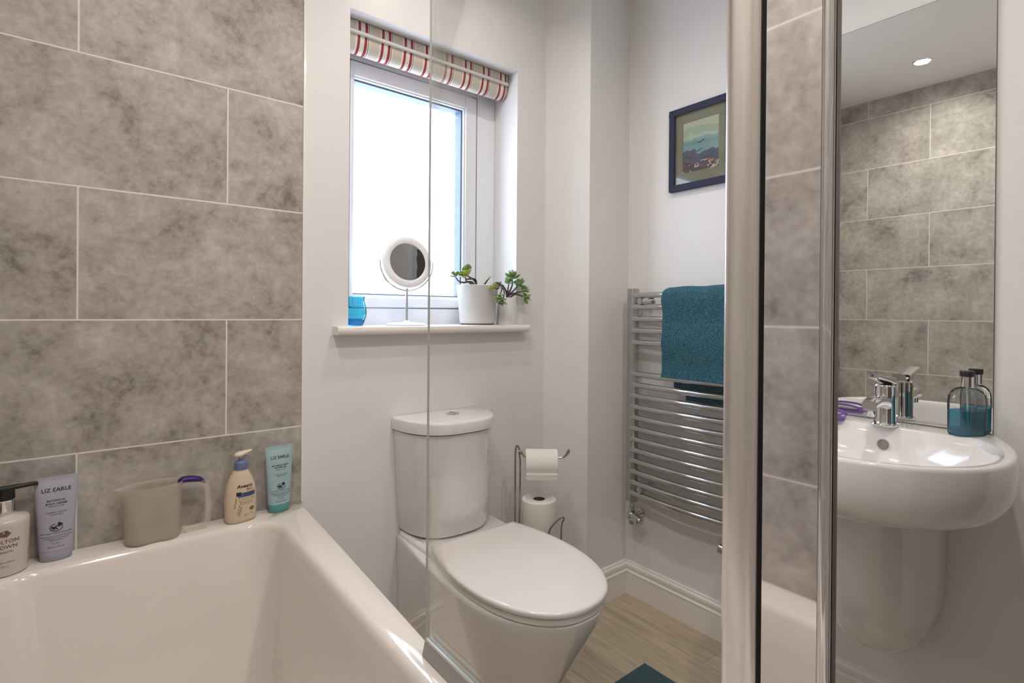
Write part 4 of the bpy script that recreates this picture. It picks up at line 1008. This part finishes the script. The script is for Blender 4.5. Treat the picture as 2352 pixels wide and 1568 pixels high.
for i, p in enumerate(gp_):
    t = i/(len(gp_)-1); k = math.sin(PI*min(1, 0.15+0.85*t))**0.35 if t < 0.9 else math.sin(PI*0.915)**0.35*(1-(t-0.9)*4)
    hh, hv = 0.0078*k, 0.0125*k
    rg_.append([(p.x, v*hv, p.z+u*hh) for u, v in [(math.cos(2*PI*j/14), math.sin(2*PI*j/14)) for j in range(14)]])
obj('thumb_grip', loft(rg_), P('dark_purple_grip', (0.025, 0.008, 0.11), 0.4, noise=0.1), jug, ang=60)

# lotion bottle
lo_ = thing('lotion_bottle', 'cream oval pump bottle with blue collar standing on the rim right of the jug', 'bottle', (-0.163, -0.040, ZB), math.radians(8))
crm = P('cream_bottle', (0.66, 0.54, 0.40), 0.33, noise=0.015)
ltab = [(0.0, 0.0315, 0.020, 2.6), (0.002, 0.0345, 0.0225, 2.6), (0.008, 0.0362, 0.0238, 2.5), (0.035, 0.0375, 0.0245, 2.4), (0.060, 0.0378, 0.0245, 2.3), (0.080, 0.0360, 0.0240, 2.2), (0.095, 0.0330, 0.0230, 2.1), (0.108, 0.0285, 0.0210, 2.0), (0.118, 0.0235, 0.0190, 2.0), (0.126, 0.0185, 0.0170, 2.0), (0.128, 0.0165, 0.0160, 2.0), (0.131, 0.0162, 0.0160, 2.0)]
obj('bottle_body', body(ltab), crm, lo_, ang=50)
blu = P('blue_collar', (0.15, 0.20, 0.36), 0.4, noise=0.03)
obj('collar', lathe([(0.0150, 0.131), (0.0155, 0.132), (0.0150, 0.150), (0.0135, 0.152), (0.006, 0.153), (0.0055, 0.160), (0.0, 0.160)], 32, cap1=False), blu, lo_)
crmp = P('cream_pump', (0.78, 0.68, 0.54), 0.35, noise=0.02)
pr2 = join(lathe([(0.0035, 0.158), (0.0035, 0.168)], 14), loft([[(x, y, z+q) for y, q in rrect(-w_, w_, -h_, h_, h_*0.9, 4)] for x, z, w_, h_ in
      ((-0.0155, 0.168, 0.005, 0.002), (-0.011, 0.169, 0.010, 0.0045), (-0.002, 0.1705, 0.012, 0.0055), (0.008, 0.172, 0.009, 0.0050), (0.018, 0.1738, 0.005, 0.0038), (0.0265, 0.1755, 0.0035, 0.0030))]))
obj('pump_head', pr2, crmp, lo_, ang=60)
f = front_of(ltab)
T = [text_on("Aveeno", 0.0122, 0.003, 0.0925, f, bold=0.0003, italic=0.15)]
obj('lettering', join(*T), ink, lo_, smooth=False)
gold = P('gold_print', (0.28, 0.17, 0.07), 0.5, noise=0.05)
obj('baby_lettering', text_on("Baby", 0.0090, 0.014, 0.0835, f, bold=0.0001, italic=0.3), gold, lo_, smooth=False)
f2 = front_of(ltab, 0.0006); f3 = front_of(ltab, 0.0009)
lblb = P('label_blue', (0.085, 0.12, 0.27), 0.4, noise=0.03)
obj('label_band', patch(-0.014, 0.0285, 0.0655, 0.0765, f2), lblb, lo_, smooth=False)
obj('label_leaf', patch(-0.018, -0.007, 0.0700, 0.0790, f3, 5, 3), P('label_dark', (0.015, 0.035, 0.05), 0.4, noise=0.05), lo_, smooth=False)
obj('band_lettering', join(text_on("DAILY CARE", 0.0042, 0.011, 0.0735, f3, bold=0.0001), text_on("BABY LOTION", 0.0036, 0.009, 0.0685, f3)), ink, lo_, smooth=False)
T = [text_on("MOISTURISES FOR 24 HOURS", 0.0030, 0.006, 0.0605, f), text_on("FOR SENSITIVE SKIN", 0.0030, 0.008, 0.0515, f), text_on("WITH NATURAL OAT", 0.0030, 0.008, 0.0475, f), text_on("300 ml", 0.0042, 0.006, 0.0185, f)]
T += [patch(-0.014, 0.026, 0.0558, 0.0562, f, 10, 1)]
obj('small_lettering', join(*T), P('brown_small_print', (0.17, 0.11, 0.06), 0.5, noise=0.05), lo_, smooth=False)
ears = []
for (x0, z0, hgt, lean) in ((-0.022, 0.038, 0.022, 0.004), (-0.014, 0.024, 0.028, 0.006), (-0.011, 0.018, 0.020, 0.005)):
    for i in range(7):
        t = i/6; x = x0+lean*t; z = z0+hgt*t; s_ = 1 if i % 2 else -1
        pts = [(x, z), (x+s_*0.0018, z+0.0015), (x+s_*0.0014, z+0.0045), (x, z+0.0035)]
        ears.append(([(a, f(a, b_), b_) for a, b_ in pts], [(0, 1, 2, 3)]))
sl_ = [(0.0195+0.0062*math.cos(2*PI*i/16), 0.0330+0.0052*math.sin(2*PI*i/16)) for i in range(16)]
ears.append(([(a, f(a, b_), b_) for a, b_ in sl_], [tuple(range(16))]))
dt = [(0.0185+0.0016*math.cos(2*PI*i/10), 0.0215+0.0016*math.sin(2*PI*i/10)) for i in range(10)]
ears.append(([(a, f(a, b_), b_) for a, b_ in dt], [tuple(range(10))]))
obj('oat_ears_print', join(*ears), P('oat_print', (0.20, 0.13, 0.07), 0.5, noise=0.05), lo_, smooth=False)

# ================================================================ BATH MAT
V, F = [], []
mx0, mx1, my0_, my1_ = 0.60, 0.925, -1.02, -0.484
matm = towel_mat('teal_mat_pile', (0.020, 0.095, 0.105), (0.006, 0.035, 0.045))
nx, ny = 36, 54
top = []
for j in range(ny+1):
    for i in range(nx+1):
        x = mx0+(mx1-mx0)*i/nx; y = my0_+(my1_-my0_)*j/ny
        e = min(min(i, nx-i)/1.5, min(j, ny-j)/1.5, 1)
        V.append((x-0.76, y+0.75, 0.003+0.011*math.sqrt(max(0, 1-(1-e)**2))+(0.0025*abs(math.sin(x*210)) if e == 1 else 0)))
for j in range(ny):
    for i in range(nx):
        a = j*(nx+1)+i; F.append((a, a+1, a+nx+2, a+nx+1))
nt = len(V)
# skirt and underside
per = [i for i in range(nx+1)]+[j*(nx+1)+nx for j in range(1, ny+1)]+[ny*(nx+1)+i for i in range(nx-1, -1, -1)]+[j*(nx+1) for j in range(ny-1, 0, -1)]
for p in per: V.append((V[p][0], V[p][1], 0.0))
for k in range(len(per)):
    k2 = (k+1) % len(per); F.append((per[k], nt+k, nt+k2, per[k2]))
F.append(tuple(nt+k for k in range(len(per))))
tag(obj('bath_mat', (V, F), matm, loc=(0.76, -0.75, 0.0)), 'dark teal bath mat on the wood floor in front of the toilet', 'bath mat')

# ================================================================ BRUSH ON THE FAR-LEFT RIM (seen only in the big mirror)
br = thing('bath_brush', 'grey bath brush with dark handle against the left tiled wall, seen in the mirror', 'brush', (-0.660, -0.235, ZR))
obj('handle', tube(smoothpath([(-0.024, 0.005, 0.105), (-0.028, 0.003, 0.18), (-0.0305, 0.0, 0.262)], 5), 0.0095, 12), P('dark_handle', (0.05, 0.04, 0.04), 0.4, noise=0.1), br)
fp = [(0.016, 0.11), (-0.004, 0.11), (-0.012, 0.075), (-0.034, 0.042), (-0.075, 0.018), (-0.128, 0.006), (-0.135, 0.0), (0.016, 0.0)]
obj('brush_head', loft([[(x, y, z) for y, z in fp] for x in (-0.024, -0.010)]), P('grey_plastic', (0.16, 0.15, 0.13), 0.4, noise=0.1), br, bevel=0.003)
